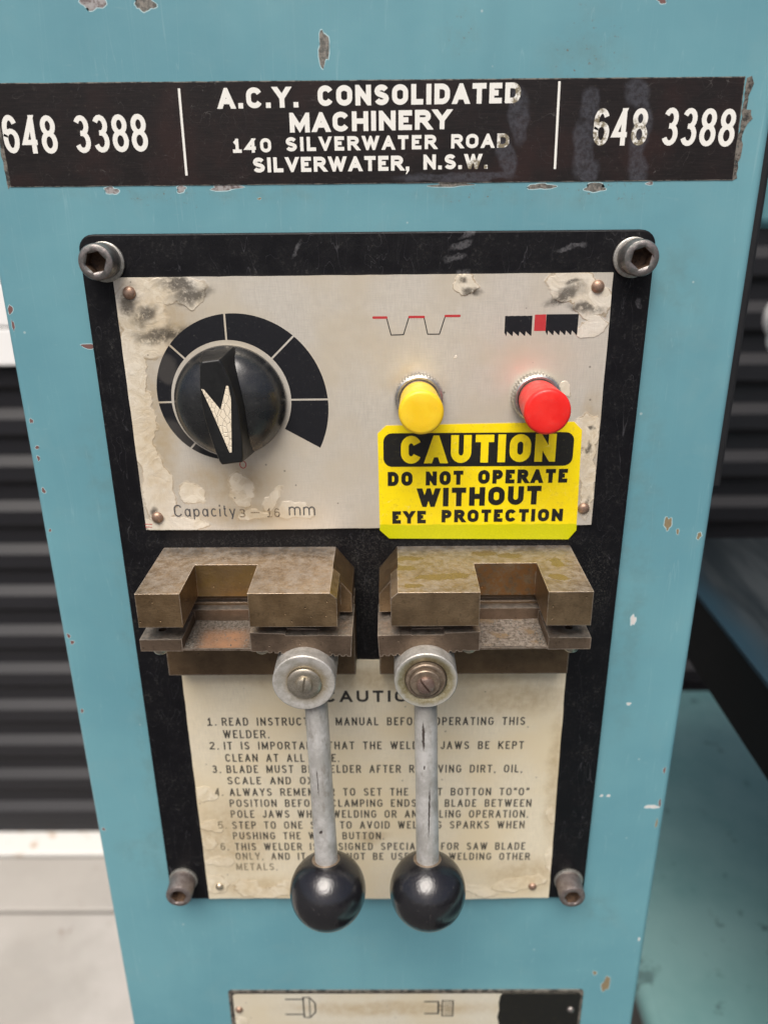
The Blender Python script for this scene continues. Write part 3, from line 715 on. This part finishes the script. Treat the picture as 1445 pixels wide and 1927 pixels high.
# ------------------------------------------------------------------ company nameplate (black strip)
np_ = thing('company_nameplate', 'wide black company nameplate with white lettering across the cabinet', 'nameplate', (-5, 0, 5))
def ragged(pts, step, amp):
    out = []
    for (a, b_) in zip(pts, pts[1:] + pts[:1]):
        L = math.dist(a, b_); k = max(1, int(L / step))
        for i in range(k):
            t = i / k; out.append((a[0] + (b_[0] - a[0]) * t + random.uniform(-amp, amp), a[1] + (b_[1] - a[1]) * t + random.uniform(-amp, amp)))
    return out
b = nb(); prism(b, ragged([(-121.9, 4.65), (110.9, 4.75), (110.2, 34.2), (-122.3, 34.45)], 3, .06), 0, .18); obj('edge', b, 'nameplate_edge', np_)
b = nb(); prism(b, ragged([(-121.6, 4.9), (110.6, 5.0), (109.9, 33.9), (-122.0, 34.2)], 3, .06), .18, .26); obj('face', b, 'nameplate_black', np_)
b = nb(); prism(b, ragged([(110.7, 5.0), (112.0, 5.4), (111.8, 10), (112.6, 14), (111.8, 18), (112.9, 21), (114.2, 22.5), (113.4, 25), (111.9, 25.3), (112.0, 29), (113.0, 32.4), (112.4, 34.2), (110.9, 34)], 1.2, .25), 0, .12); obj('torn_edge', b, 'nameplate_edge', np_)
b = nb(); prism(b, ragged([(-122.6, 4.2), (-121.9, 5), (-122.0, 34.2), (-123.4, 30), (-123.0, 12)], 1.6, .2), 0, .10); obj('torn_edge', b, 'nameplate_edge', np_)
rows = [('648', -121.4, -104.4, 14.6, 14.3, 11.0, 1.5, .17), ('3388', -98.8, -75.7, 14.5, 14.8, 10.8, 1.5, .17),
        ('A.C.Y.', -52.6, -27.6, 26.7, 26.9, 5.8, 1.5, .22), ('CONSOLIDATED', -21.5, 41.4, 27.2, 27.5, 5.7, 1.55, .2), ('MACHINERY', -30.6, 19.8, 19.8, 20.4, 5.6, 1.5, .18),
        ('140', -49.0, -36.8, 14.1, 14.2, 4.1, 1.0, .3), ('SILVERWATER', -32.2, 15.5, 14.4, 14.7, 4.1, 1.05, .28), ('ROAD', 20.2, 38.5, 14.8, 14.9, 4.1, 1.05, .26),
        ('SILVERWATER,', -43.0, 7.0, 8.3, 8.5, 4.4, 1.15, .2), ('N.S.W.', 11.5, 32.0, 8.7, 8.8, 4.4, 1.15, .2),
        ('648', 64.8, 81.8, 15.2, 15.1, 10.6, 1.5, .17), ('3388', 86.5, 109.3, 15.0, 14.4, 10.8, 1.5, .17)]
for s, x0, x1, za, zb, Hh, t, gp in rows:
    b = nb(); text(b, s, x0, x1, za, zb, Hh, t, .29, gp); obj('lettering', b, 'letter_white', np_)
for a in ((-64.5, 8.0, -64.4, 32.1), (53.5, 8.9, 53.2, 33.0)):
    b = nb(); line(b, [(a[0], a[1]), (a[2], a[3])], .75, .29); obj('divider_line', b, 'letter_white', np_)

# ------------------------------------------------------------------ welder mounting plate with bolts, sheets, rivets
PZ = (-7, 0, -299)
wp = thing('welder_panel', 'black steel blade welder panel bolted to the teal cabinet', 'welder panel', PZ)
def rrect(x0, x1, z0, z1, r_, n=6, corners=(1, 1, 1, 1)):
    out = []
    for (cx, cz, a0, on) in ((x1 - r_, z1 - r_, 0, corners[0]), (x0 + r_, z1 - r_, 90, corners[1]), (x0 + r_, z0 + r_, 180, corners[2]), (x1 - r_, z0 + r_, 270, corners[3])):
        if on: out += [(cx + r_ * math.cos(R(a0 + 90 * i / n)), cz + r_ * math.sin(R(a0 + 90 * i / n))) for i in range(n + 1)]
        else: out.append((cx + r_ * (1 if a0 in (0, 270) else -1), cz + r_ * (1 if a0 in (0, 90) else -1)))
    return out
b = nb(); prism(b, rrect(-101.6, 87.6, -299.4, -9.9, 5), 0, 3); obj('mounting_plate', b, 'black_plate', wp, bevel=.5)
def sheet(name, pts, h0, h1, mat, par, step=4, amp=.12):
    b = nb(); prism(b, ragged(pts, step, amp), h0, h1); return obj(name, b, mat, par)
cp = sheet('control_sheet', [(-90.9, -114.3), (-60, -114.6), (74.9, -113.4), (74.4, -23.2), (-91.3, -23.5)], 3.05, 3.9, 'silver_sheet', wp, 5, .08); cp['label'] = 'silver control face sheet with peeling film'
ip = sheet('instruction_sheet', [(-83.9, -298.2), (-40, -298.0), (0, -298.6), (35, -298.9), (71.6, -298.1), (70.4, -171.6), (-84.3, -171.4)], 3.05, 3.9, 'instruction_sheet', wp, 5, .12); ip['label'] = 'stained silver instruction sheet with engraved caution text'
HP = 3.93
# dial scale sectors
dc = (-55.2, -65.2)
divs = [8, 42.4, 88.8, 134.6, 179.8, 225.9, 269.8, 299.9]
def rout(a): return 21.6 + 13.6 * a / 300
for a0, a1 in zip(divs, divs[1:]):
    b = nb(); n = 16
    for i in range(n):
        p = []
        for a, ro in ((a0 + (a1 - a0) * i / n, 1), (a0 + (a1 - a0) * (i + 1) / n, 1), (a0 + (a1 - a0) * (i + 1) / n, 0), (a0 + (a1 - a0) * i / n, 0)):
            rr_ = rout(a) if ro else 21.0
            g_ = math.degrees(.33 / rr_); a_ = min(max(a, a0 + g_), a1 - (g_ if a1 < 299 else 0))
            p.append((dc[0] - rr_ * math.sin(R(a_)), dc[1] - rr_ * math.cos(R(a_))))
        poly(b, p, HP)
    obj('scale_segment', b, 'print_black', cp)
b = nb(); lo = arc(dc[0] + 2.3, -88.9, 1.1, 1.35, 90, 450, 24)[:-1]
for f in stroke(lo, .32, 1e6, True, -1e6): poly(b, f, HP)
obj('zero_mark', b, 'print_red', cp)
b = nb(); text(b, 'Capacity', -79.8, -57.0, -109.1, -109.1, 4.8, .48, HP, .30); obj('lettering', b, 'print_grey', cp)
b = nb(); text(b, 'mm', -37.3, -27.5, -108.8, -108.8, 5.1, .48, HP, .25); obj('lettering', b, 'print_grey', cp)
b = nb(); text(b, '3', -55.8, -53.4, -109.5, -109.5, 3.4, .45, HP, .3); text(b, '-', -51.6, -47.9, -109.0, -109.0, 3.4, .45, HP); text(b, '16', -45.3, -40.6, -109.5, -109.5, 3.6, .45, HP, .4); obj('lettering', b, 'stamped_brown', cp)
# weld-pulse pictogram
b = nb()
for pts in ([(-.6, -37.3), (.9, -43.0), (5.1, -42.9), (6.9, -37.2)], [(12.0, -37.2), (13.3, -42.8), (17.3, -42.8), (19.1, -37.0)]): line(b, pts, .34, HP)
obj('pictogram', b, 'print_black', cp)
b = nb()
for x0, x1, z in ((-5.4, -.3, -37.15), (6.7, 12.3, -37.05), (18.9, 24.3, -36.8)): poly(b, rrect(x0, x1, z - .38, z + .42, .35, 4), HP + .01)
obj('pictogram', b, 'print_red', cp)
b = nb()
def blade(x0, x1, zt, zb_, zt2, zb2, teeth):
    lowp = [(x0, zb_ - .3), (x0 + .7, zb_ - 1.5)]
    for i in range(teeth):
        xa = x0 + .7 + (x1 - x0 - .7) * i / teeth; xb = x0 + .7 + (x1 - x0 - .7) * (i + 1) / teeth
        lowp += [(xa + .15, zb_ + .1), (xb - .25, zb2 - 1.4), (xb, zb2 - 1.4)]
    xs = [x0] + [p[0] for p in lowp[1:]]
    # fan of columns so the toothed outline stays simple
    for (p, n_) in zip(lowp, lowp[1:]):
        if n_[0] - p[0] < 1e-4: continue
        poly(b, [(p[0], zt), (n_[0], zt2), n_, p], HP)
blade(39.3, 48.5, -37.0, -42.2, -36.9, -42.2, 4); blade(53.2, 64.0, -36.5, -42.0, -36.5, -42.0, 5)
obj('pictogram', b, 'print_black', cp)
b = nb(); poly(b, [(49.3, -42.0), (53.2, -42.0), (53.1, -36.5), (49.3, -36.6)], HP + .01); obj('pictogram', b, 'print_red', cp)
b = nb(); line(b, [(-91.0, -112.0), (-88.6, -112.1)], .28, HP); line(b, [(-91.0, -113.1), (-88.8, -113.2)], .28, HP); obj('red_tick', b, 'print_red', cp)

LINES = [('1.',-76.0,-72.2,-202.6,-202.5,4.0),('READ INSTRUCTION MANUAL BEFORE OPERATING THIS',-70.0,55.4,-202.6,-202.9,4.0),('WELDER.',-69.9,-50.7,-208.9,-209.0,4.1),('2.',-76.2,-72.3,-214.6,-214.7,3.9),
('IT IS IMPORTANT THAT THE WELDER JAWS BE KEPT',-70.1,55.5,-214.7,-215.0,4.0),('CLEAN AT ALL TIME.',-70.0,-21.9,-221.0,-221.3,4.1),('3.',-76.1,-72.4,-226.8,-226.9,4.0),('BLADE MUST BE WELDER AFTER REMOVING DIRT, OIL,',-70.0,55.5,-226.9,-227.2,4.1),
('SCALE AND OXIDE',-70.1,-25.8,-232.9,-233.1,4.0),('4.',-76.0,-72.5,-239.0,-239.0,4.1),('ALWAYS REMEMBER TO SET THE HEAT BOTTON TO"O"',-69.7,59.1,-239.1,-239.4,4.1),('POSITION BEFORE CLAMPING ENDS OF BLADE BETWEEN',-70.1,60.5,-245.1,-245.6,4.1),
('POLE JAWS WHEN WELDING OR ANNEALING OPERATION.',-70.1,59.5,-251.1,-251.6,4.2),('5.',-76.2,-72.4,-257.2,-257.3,4.2),('STEP TO ONE SIDE TO AVOID WELDING SPARKS WHEN',-70.0,58.2,-257.3,-257.6,4.2),('PUSHING THE WELD BUTTON.',-70.1,-3.3,-263.2,-263.5,4.1),
('6.',-76.1,-72.5,-269.4,-269.4,4.2),('THIS WELDER IS DESIGNED SPECIALLY FOR SAW BLADE',-69.6,59.2,-269.5,-269.7,4.2),('ONLY, AND IT MUST NOT BE USED FOR WELDING OTHER',-69.8,61.6,-275.0,-275.6,4.1),('METALS.',-70.0,-51.5,-281.1,-281.2,4.1)]
for s, x0, x1, za, zb, Hh in LINES:
    b = nb(); text(b, s, x0, x1, za, zb, Hh, .60, HP, .40, 1.65); obj('lettering', b, 'engraved_grey', ip)
b = nb(); text(b, 'CAUTION', -27.4, 13.4, -191.2, -191.2, 5.5, 1.15, HP, .36); obj('lettering', b, 'heading_black', ip)

def rivet(x, z, par, mat, r_=2.2, h=3.9):
    b = nb(); lathe(b, x, z, [(r_, h), (r_ * .98, h + .35), (r_ * .82, h + .9), (r_ * .5, h + 1.3), (r_ * .15, h + 1.42)], 20); return obj('rivet', b, mat, par, smooth=60)
for x, z in ((-86.4, -28.4), (69.6, -27.6), (-86.2, -109.3), (71.5, -106.8)): rivet(x, z, cp, 'copper_rivet')
for x, z, m_ in ((-78.5, -290.6, 'steel_rivet'), (63.8, -291.2, 'copper_rivet')): rivet(x, z, ip, m_, 1.9)

def bolt(x, z, mat, dx=0, dz=0, hexa=0., h1=12.0):
    b = nb(); n = 24; r_ = 5.75; h0 = 4.2
    lathe(b, x, z, [(r_, h0), (r_, h1 - 1.0), (r_ - .3, h1 - .35), (r_ - 1.0, h1)], 48, True, False)
    c = [(x + (r_ - 1.0) * math.cos(2 * math.pi * i / 48), h1, z + (r_ - 1.0) * math.sin(2 * math.pi * i / 48)) for i in range(48)]
    def hx(rr_, h):
        out = []
        for i in range(48):
            a = 2 * math.pi * i / 48; k = (a % (math.pi / 3)) - math.pi / 6; rad_ = rr_ * math.cos(math.pi / 6) / math.cos(k)
            out.append((x + rad_ * math.cos(a + hexa), h, z + rad_ * math.sin(a + hexa)))
        return out
    ch = [(x + 3.75 * math.cos(2 * math.pi * i / 48), h1, z + 3.75 * math.sin(2 * math.pi * i / 48)) for i in range(48)]
    loft(b, [c, ch, hx(3.5, h1 - .45)], False, False)
    bmesh.ops.remove_doubles(b, verts=b.verts[:], dist=.001)
    o = obj('socket_bolt', b, mat, wp, smooth=35)
    b = nb(); loft(b, [hx(3.5, h1 - .45), hx(3.4, h1 - 5.4), [(x + .2 * math.cos(i), h1 - 6.4, z + .2 * math.sin(i)) for i in [2 * math.pi * k / 48 for k in range(48)]]], False, True)
    s_ = obj('hex_socket', b, 'socket_rust', o, smooth=30)
    b = nb(); lathe(b, x + dx, z + dz, [(6.45, 3.02), (6.45, 4.0), (6.15, 4.2), (5.2, 4.2)], 40); obj('washer', b, 'washer_zinc', o, smooth=40)
bolt(-93.6, -18.0, 'bolt_steel', .3, -.5, .2); bolt(80.8, -18.2, 'bolt_steel', -.5, -.3, .35); bolt(-94.7, -287.3, 'rusty_bolt', 0, .2, .1, 13.2); bolt(79.8, -288.4, 'rusty_bolt', .2, .2, .0, 13.2)

# ------------------------------------------------------------------ caution sticker
cs = thing('caution_sticker', 'yellow caution sticker with black lettering below the two push buttons', 'sticker', (33, 4, -119))
b = nb(); prism(b, [(-4.1, -77.6), (-1.0, -74.7), (65.4, -73.8), (68.4, -76.8), (69.5, -115.4), (66.7, -119.1), (-.2, -118.3), (-3.7, -114.9)], 3.98, 4.12); obj('backing', b, 'sticker_yellow', cs)
b = nb(); poly(b, rrect(-2.1, 65.9, -90.1, -77.5, 3.2, 6), 4.15); obj('black_banner', b, 'sticker_black', cs)
for s, x0, x1, za, zb, Hh, t, m_, gp in (('CAUTION', 4.2, 59.6, -88.9, -88.4, 10.4, 2.75, 'sticker_yellow', .2), ('DO', -.6, 8.4, -97.4, -97.3, 5.4, 1.55, 'sticker_black', .25), ('NOT', 13.2, 26.8, -97.3, -97.0, 5.4, 1.55, 'sticker_black', .25),
    ('OPERATE', 32.2, 64.6, -96.8, -96.5, 5.3, 1.55, 'sticker_black', .25), ('WITHOUT', 10.2, 55.5, -105.7, -104.9, 7.3, 2.05, 'sticker_black', .2), ('EYE', 1.0, 13.4, -112.3, -112.2, 5.0, 1.45, 'sticker_black', .28), ('PROTECTION', 19.2, 64.0, -111.9, -111.7, 5.0, 1.45, 'sticker_black', .25)):
    b = nb(); text(b, s, x0, x1, za, zb, Hh, t, 4.18, gp); obj('lettering', b, m_, cs)

# ------------------------------------------------------------------ rating plate at the bottom
rp = thing('rating_plate', 'pale metal plate with small tool pictograms low on the cabinet', 'plate', (7, 0, -400))
b = nb(); prism(b, rrect(-81.2, 93.9, -402, -362.4, 1.6, 4), 0, .5); obj('border', b, 'nameplate_edge', rp)
b = nb(); prism(b, rrect(-79.6, 92.6, -400.6, -364.0, 2.2, 5), .5, .62); obj('dark_line', b, 'sticker_black', rp)
b = nb(); prism(b, rrect(-79.0, 92.0, -400, -364.6, 1.9, 5), .62, .7); obj('face', b, 'rating_sheet', rp)
b = nb(); poly(b, [(92.1, -364.5), (92.1, -400.1), (53.0, -400.1), (52.0, -392), (53.1, -386), (52.1, -381), (52.9, -376), (52.4, -371), (53.0, -366), (54.0, -364.5)], .73); obj('black_panel', b, 'sticker_black', rp)
b = nb()
line(b, [(-52.9, -368.3), (-44.2, -368.3)], .8, .73); line(b, [(-53.2, -379.0), (-44.2, -379.0)], .8, .73)
line(b, [(-44.3, -367.0), (-44.3, -381.0), (-41.3, -381.2), (-38.5, -377.3), (-38.5, -371.0), (-41.3, -367.0), (-44.3, -367.0)], .7, .74); line(b, [(-41.3, -367.0), (-41.3, -381.2)], .5, .735)
line(b, [(16.0, -370.1), (22.6, -370.1), (22.6, -378.6), (16.1, -378.6)], .8, .73); line(b, [(22.6, -373.0), (24.6, -373.0)], .6, .735); line(b, [(22.6, -376.2), (24.6, -376.2)], .6, .735)
line(b, [(24.6, -369.5), (29.9, -369.5), (29.9, -380.3), (24.6, -380.3), (24.6, -369.2)], .6, .74)
for i in range(5):
    for j in range(8):
        x, z = 25.5 + i * .95 + (j % 2) * .4, -370.6 - j * 1.2
        poly(b, [(x, z), (x + .5, z + .1), (x + .45, z - .5), (x - .05, z - .45)], .73)
o = obj('pictogram', b, 'print_black', rp); o['kind'] = 'stuff'
rivet(-76.5, -375.4, rp, 'copper_rivet', 1.9, .7); rivet(88.3, -375.7, rp, 'bolt_steel', 1.9, .75)

# ------------------------------------------------------------------ selector knob
kn = thing('selector_knob', 'round black rotary selector knob with cream arrow on its grip', 'knob', (dc[0], 3.9, dc[1]))
b = nb(); lathe(b, dc[0], dc[1], [(19.0, 4.2), (19.5, 5.2), (19.4, 6.6), (18.6, 9.2), (17.2, 11.6), (15.2, 13.6), (12.6, 15.2), (9, 16.4), (5, 17.0), (1, 17.2)], 72); obj('dial_body', b, 'knob_plastic', kn, smooth=50)
ka = R(7); 
def kp(a, l): # across, along (down positive)
    return (dc[0] + a * math.cos(ka) + l * math.sin(ka), dc[1] - l * math.cos(ka) + a * math.sin(ka))
def outline(ws, k=1., lk=1.): 
    n = len(ws); L = 17.6 * lk
    ls = [-L, -L * .93, -L * .6, -L * .3, 0, L * .35, L * .65, L * .93, L]
    right = [(w_ * k, l) for w_, l in zip(ws, ls)]; left = [(-w_ * k, l) for w_, l in zip(ws, ls)][::-1]
    return [kp(*p) for p in right + left]
wt_ = [3.0, 3.7, 5.0, 5.75, 5.9, 5.5, 4.9, 4.1, 3.5]
wb_ = [5.2, 6.4, 7.8, 8.6, 8.8, 8.2, 7.2, 5.8, 5.0]
b = nb(); loops = []
for ws, hgt, lk in ((wb_, 7.5, 1.07), ([a * .55 + c * .45 for a, c in zip(wb_, wt_)], 14, 1.04), (wt_, 21.6, 1.0), ([x - .35 for x in wt_], 22.1, .98)):
    loops.append([(x, hgt, z) for x, z in outline(ws, 1, lk)])
loft(b, loops); obj('grip', b, 'grip_plastic', kn, smooth=28, bevel=.25)
b = nb(); A = [(-61.0, -57.0), (-60.2, -57.2), (-55.3, -64.0), (-52.8, -56.0), (-52.1, -56.1), (-51.6, -60.5), (-52.8, -78.6), (-53.5, -78.7), (-58.4, -64.0)]
prism(b, A, 22.1, 22.28); obj('arrow', b, 'arrow_paint', kn)

# ------------------------------------------------------------------ push buttons
def button(x, z, mat, label, rc):
    t = thing('push_button', label, 'push button', (x, 3.9, z), 'push buttons above the caution sticker')
    b = nb(); n = 88; L = []
    for r_, hgt, k in ((8.4, 3.95, 1), (8.6, 4.2, 1), (8.6, 7.2, 1), (8.2, 7.9, .3), (7.6, 8.3, 0), (6.9, 8.3, 0), (6.8, 6.0, 0)):
        L.append([(x + (r_ - (.32 * k if i % 2 else 0)) * math.cos(2 * math.pi * i / n), hgt, z + (r_ - (.32 * k if i % 2 else 0)) * math.sin(2 * math.pi * i / n)) for i in range(n)])
    loft(b, L); obj('knurled_nut', b, 'knurled_steel', t, smooth=20)
    b = nb(); lathe(b, x, z, [(6.7, 6.0), (6.7, 9.0), (6.4, 9.4), (5.9, 9.4)], 48); obj('collar', b, 'dark_ring', t, smooth=35)
    b = nb(); lathe(b, x, z, [(rc - .9, 9.5), (rc - .75, 11.0), (rc - .1, 24.6), (rc, 25.8), (rc - .12, 26.5), (rc - .5, 27.0), (rc - 1.2, 27.2), (rc * .5, 27.25), (.3, 27.25)], 64); obj('cap', b, mat, t, smooth=50)
button(10.4, -64.3, 'yellow_plastic', 'yellow round push button with knurled steel nut, left of the red one', 7.4)
button(51.2, -64.4, 'red_plastic', 'red round push button with knurled steel nut, right of the yellow one', 7.65)

# ------------------------------------------------------------------ clamp jaws
def mir(bm, on):
    if on:
        for v in bm.verts: v.co.x = -17.6 - v.co.x
    return bm
def screw_head(x, h, z, r_=2.7, axis='down'):
    b = nb(); tube(b, (x, h, z + 1.2), (x, h, z - 2.0), [(0, r_), (.45, r_), (.7, r_ * .85), (.9, r_ * .55), (1, r_ * .2)], 20); return b
def jaws(mi, mat, floor, label, steel):
    t = thing('welding_jaw', label, 'clamp jaw', ((-49.5 if not mi else 31.9), 3, -171), 'pair of blade welding jaws')
    # upper jaw block
    a = nb(); plan(a, [(-85.4, 3.1), (-20.9, 3.1), (-20.9, 41), (-47.7, 41), (-47.7, 18.4), (-70.3, 18.4), (-70.3, 41), (-85.4, 41)], -134.8, -122)
    f = nb(); prism(f, [(-24, -134.8), (-17.8, -134.8), (-17.8, -124.2), (-20.2, -122), (-24, -122)], 22, 41)
    r_ = nb(); prism(r_, [(-24, -138), (-13.6, -138), (-13.6, -130.8), (-20.4, -122), (-24, -122)], 3.1, 25)
    a = boolean(a, f, 'UNION'); a = boolean(a, r_, 'UNION')
    obj('upper_jaw', mir(a, mi), mat, t, bevel=.28)
    # rear mounting block
    b = nb(); box(b, -85.8, -13.4, 3.1, 15, -171, -139.0); b2_ = nb(); box(b2_, -84, -22, 3.1, 13, -139.5, -134); b = boolean(b, b2_, 'UNION')
    obj('mounting_block', mir(b, mi), 'dark_brown_block', t, bevel=.4)
    # lower clamp plate with open pocket
    teeth = []
    X = -14.2
    while X > -43: teeth += [(X, -148.3 + (X + 14) * -.055 * -1 * -.9), (X - .55, -147.55), (X - 1.1, -147.45), (X - 1.5, -148.2)]; X -= 2.25
    teeth = []
    X = -13.7; k = 0
    while X > -43.5:
        base = -148.5 + (-13.7 - X) * .06
        teeth += [(X, base), (X - 1.2, base), (X - 1.55, base + .75), (X - 1.95, base + .75)]; X -= 2.3
    a = nb(); prism(a, [(-48.5, -138.7), (-13.2, -140.2)] + teeth + [(-44.5, -146.4), (-48.5, -146.2)], 14.9, 38)
    l = nb(); prism(l, [(-86.9, -141.3), (-72.2, -141.2), (-72.2, -146.0), (-86.9, -145.9)], 14.9, 38)
    m_ = nb(); box(m_, -74, -47, 14.9, 18.6, -146, -140.2); fl = nb(); prism(fl, [(-74, -145.3), (-47, -145.3), (-47, -146.1), (-74, -145.9)], 14.9, 37.6)
    a = boolean(a, l, 'UNION'); a = boolean(a, m_, 'UNION'); a = boolean(a, fl, 'UNION')
    c = nb(); box(c, -36.2, -24.9, 34.0, 39, -139.9, -137); a = boolean(a, c, 'DIFFERENCE')
    hl = nb(); tube(hl, (-80.6, 31, -136), (-80.6, 31, -143), [(0, 1.5), (1, 1.5)], 16); a = boolean(a, hl, 'DIFFERENCE')
    lj = obj('lower_jaw', mir(a, mi), steel, t, bevel=.22)
    b = nb(); poly3 = [(-71.6, -48.9)]
    n = 14; vs = []
    for i in range(n + 1):
        row = []
        for j in range(n + 1):
            x = -71.9 + 23.2 * i / n; h = 18.7 + 18.6 * j / n
            edge = min(i, n - i, j + 2) / n
            z = -145.2 + .9 * max(0, .35 - min(i, n - i) / n) * (1 - j / n) + (1.1 * max(0, .3 - j / n)) + random.uniform(0, .12)
            row.append(b.verts.new((x, h, z)))
        vs.append(row)
    for i in range(n):
        for j in range(n): b.faces.new((vs[i][j], vs[i + 1][j], vs[i + 1][j + 1], vs[i][j + 1]))
    obj('grit_layer', mir(b, mi), floor, lj, smooth=60)['kind'] = 'stuff'
    b = nb()
    for k in range(260):
        if random.random() < .45: x, h = -71.9 + abs(random.gauss(0, 1.6)), random.uniform(18.8, 36)
        elif random.random() < .6: x, h = random.uniform(-71.8, -48.9), 18.8 + abs(random.gauss(0, 1.8))
        else: x, h = random.uniform(-71, -49), random.uniform(19, 37)
        z = -145.05; q_ = random.uniform(.12, .34); a_ = random.uniform(0, 6)
        loft(b, [[(x + q_ * math.cos(a_ + i * 1.57), h + q_ * math.sin(a_ + i * 1.57), z - .1) for i in range(4)], [(x + .5 * q_ * math.cos(a_ + i * 1.57), h + .6 * q_ * math.sin(a_ + i * 1.57), z + q_ * random.uniform(.7, 1.2)) for i in range(4)]])
    obj('grit_crumbs', mir(b, mi), 'chip_dark', lj)['kind'] = 'stuff'
    for x in (-81.3, -45.3): obj('screw_head', mir(screw_head(x, 33.5, -147.6), mi), 'screw_steel', lj, smooth=50)
    return t
jaws(False, 'bronze_jaw', 'copper_floor', 'left notched bronze welding jaw with coppery pocket floor', 'clamp_steel')
jaws(True, 'oiled_jaw', 'dusty_floor', 'right notched bronze welding jaw with oil stains on its top', 'clamp_steel')

# ------------------------------------------------------------------ clamp levers
def lever(cx, cz, rx0, bx, facemat, label, right):
    t = thing('clamp_lever', label, 'lever', (cx, 15, cz), 'ball ended clamp levers below the jaws')
    R_ = 10.95; hf = 44.0
    b = nb(); lathe(b, cx, cz, [(R_ - .6, 15.1), (R_, 15.6), (R_, hf - .5), (R_ - .35, hf - .1)], 72, True, False); hub = obj('hub', b, 'cast_aluminium', t, smooth=40)
    if right:
        b = nb(); lathe(b, cx, cz, [(R_ - .35, hf - .1), (R_ - .9, hf - .12), (7.6, hf - .9), (7.3, hf - 1.3)], 72, False, False); obj('hub_face', b, facemat, hub, smooth=40)
        b = nb(); lathe(b, cx - .1, cz + .1, [(7.5, hf - 2.4), (7.0, hf - 2.0), (6.9, hf + .2), (6.5, hf + .5), (5.9, hf + .5), (5.8, hf + .1)], 60); obj('spring_washer', b, 'brown_washer', t, smooth=30)
        b = nb(); lathe(b, cx - .3, cz, [(5.2, hf), (5.2, hf + 1.3), (4.9, hf + 1.6), (3.6, hf + 1.6)], 48); obj('washer', b, 'brown_washer', t, smooth=30)
        sr, sh, sa, sm = 3.1, hf + 1.6, R(-55), 'bronze_screw'
    else:
        b = nb(); lathe(b, cx, cz, [(R_ - .35, hf - .1), (R_ - .9, hf - .05), (6.6, hf - .8), (5.9, hf - .9), (5.8, hf - 1)], 72, False, False); obj('hub_face', b, facemat, hub, smooth=40)
        b = nb(); lathe(b, cx + .1, cz - .3, [(5.95, hf - 1.4), (5.95, hf - .1), (5.6, hf + .2), (4.0, hf + .5), (3.0, hf + .2)], 60); obj('washer', b, 'screw_steel', t, smooth=35)
        sr, sh, sa, sm = 2.9, hf + .2, R(82), 'screw_steel'
    a = nb(); lathe(a, cx - (.2 if right else -.1), cz - .2, [(sr, sh - .5), (sr, sh + .9), (sr * .9, sh + 1.5), (sr * .5, sh + 1.9), (.1, sh + 2.0)], 40)
    c = nb(); cc = (cx - (.2 if right else -.1), cz - .2); dx, dz = math.cos(sa), math.sin(sa)
    prism(c, [(cc[0] + s1 * 4 * dx - s2 * .38 * dz, cc[1] + s1 * 4 * dz + s2 * .38 * dx) for s1, s2 in ((-1, -1), (1, -1), (1, 1), (-1, 1))], sh + .5, sh + 4)
    a = boolean(a, c, 'DIFFERENCE'); obj('slotted_screw', a, sm, t, smooth=35)
    bc = (bx, 50.0, -243.6)
    b = nb(); tube(b, (rx0, 35.5, cz - 2), (bx, 49.0, -236), [(0, 4.2), (.15, 4.15), (.35, 4.2), (.5, 4.12), (.7, 4.22), (1, 4.3)], 36); obj('rod', b, 'grey_rod', t, smooth=50)
    # ball with a flat seat and drilled mouth where the rod enters, along the rod's own axis
    ax = (Vector((rx0, 35.5, cz - 2)) - Vector(bc)).normalized(); Rb = 14.35
    p1 = Vector(bc) - ax * Rb; n = 40; prof_ = []
    L = []
    for i in range(n + 1):
        a_ = math.pi * (1 - i / n * (1 - .125)); prof_.append((-math.cos(math.pi - a_) if False else math.cos(a_), math.sin(a_)))
    rads = [((c0 + 1) / 2, max(Rb * s0, .05)) for c0, s0 in prof_]
    
    e0 = Vector(bc) + ax * (Rb * math.cos(math.pi * .125) - .35); b = nb(); tube(b, tuple(e0), tuple(e0 + ax * .55), [(0, 4.9), (.5, 5.35), (1, 5.0)], 36); obj('seat_ring', b, 'brown_washer', t, smooth=40)
    b = nb(); tube(b, tuple(p1), tuple(Vector(bc) + ax * Rb), rads, 56); obj('ball_grip', b, 'black_lacquer', t, smooth=35)
lever(-30.0, -155.4, -27.2, -24.3, 'hub_face_pale', 'left clamp lever, pale flat screw in its hub, black ball end', False)
lever(12.2, -154.8, 12.3, 13.5, 'hub_face_olive', 'right clamp lever, brown stepped washers in its hub, black ball end', True)
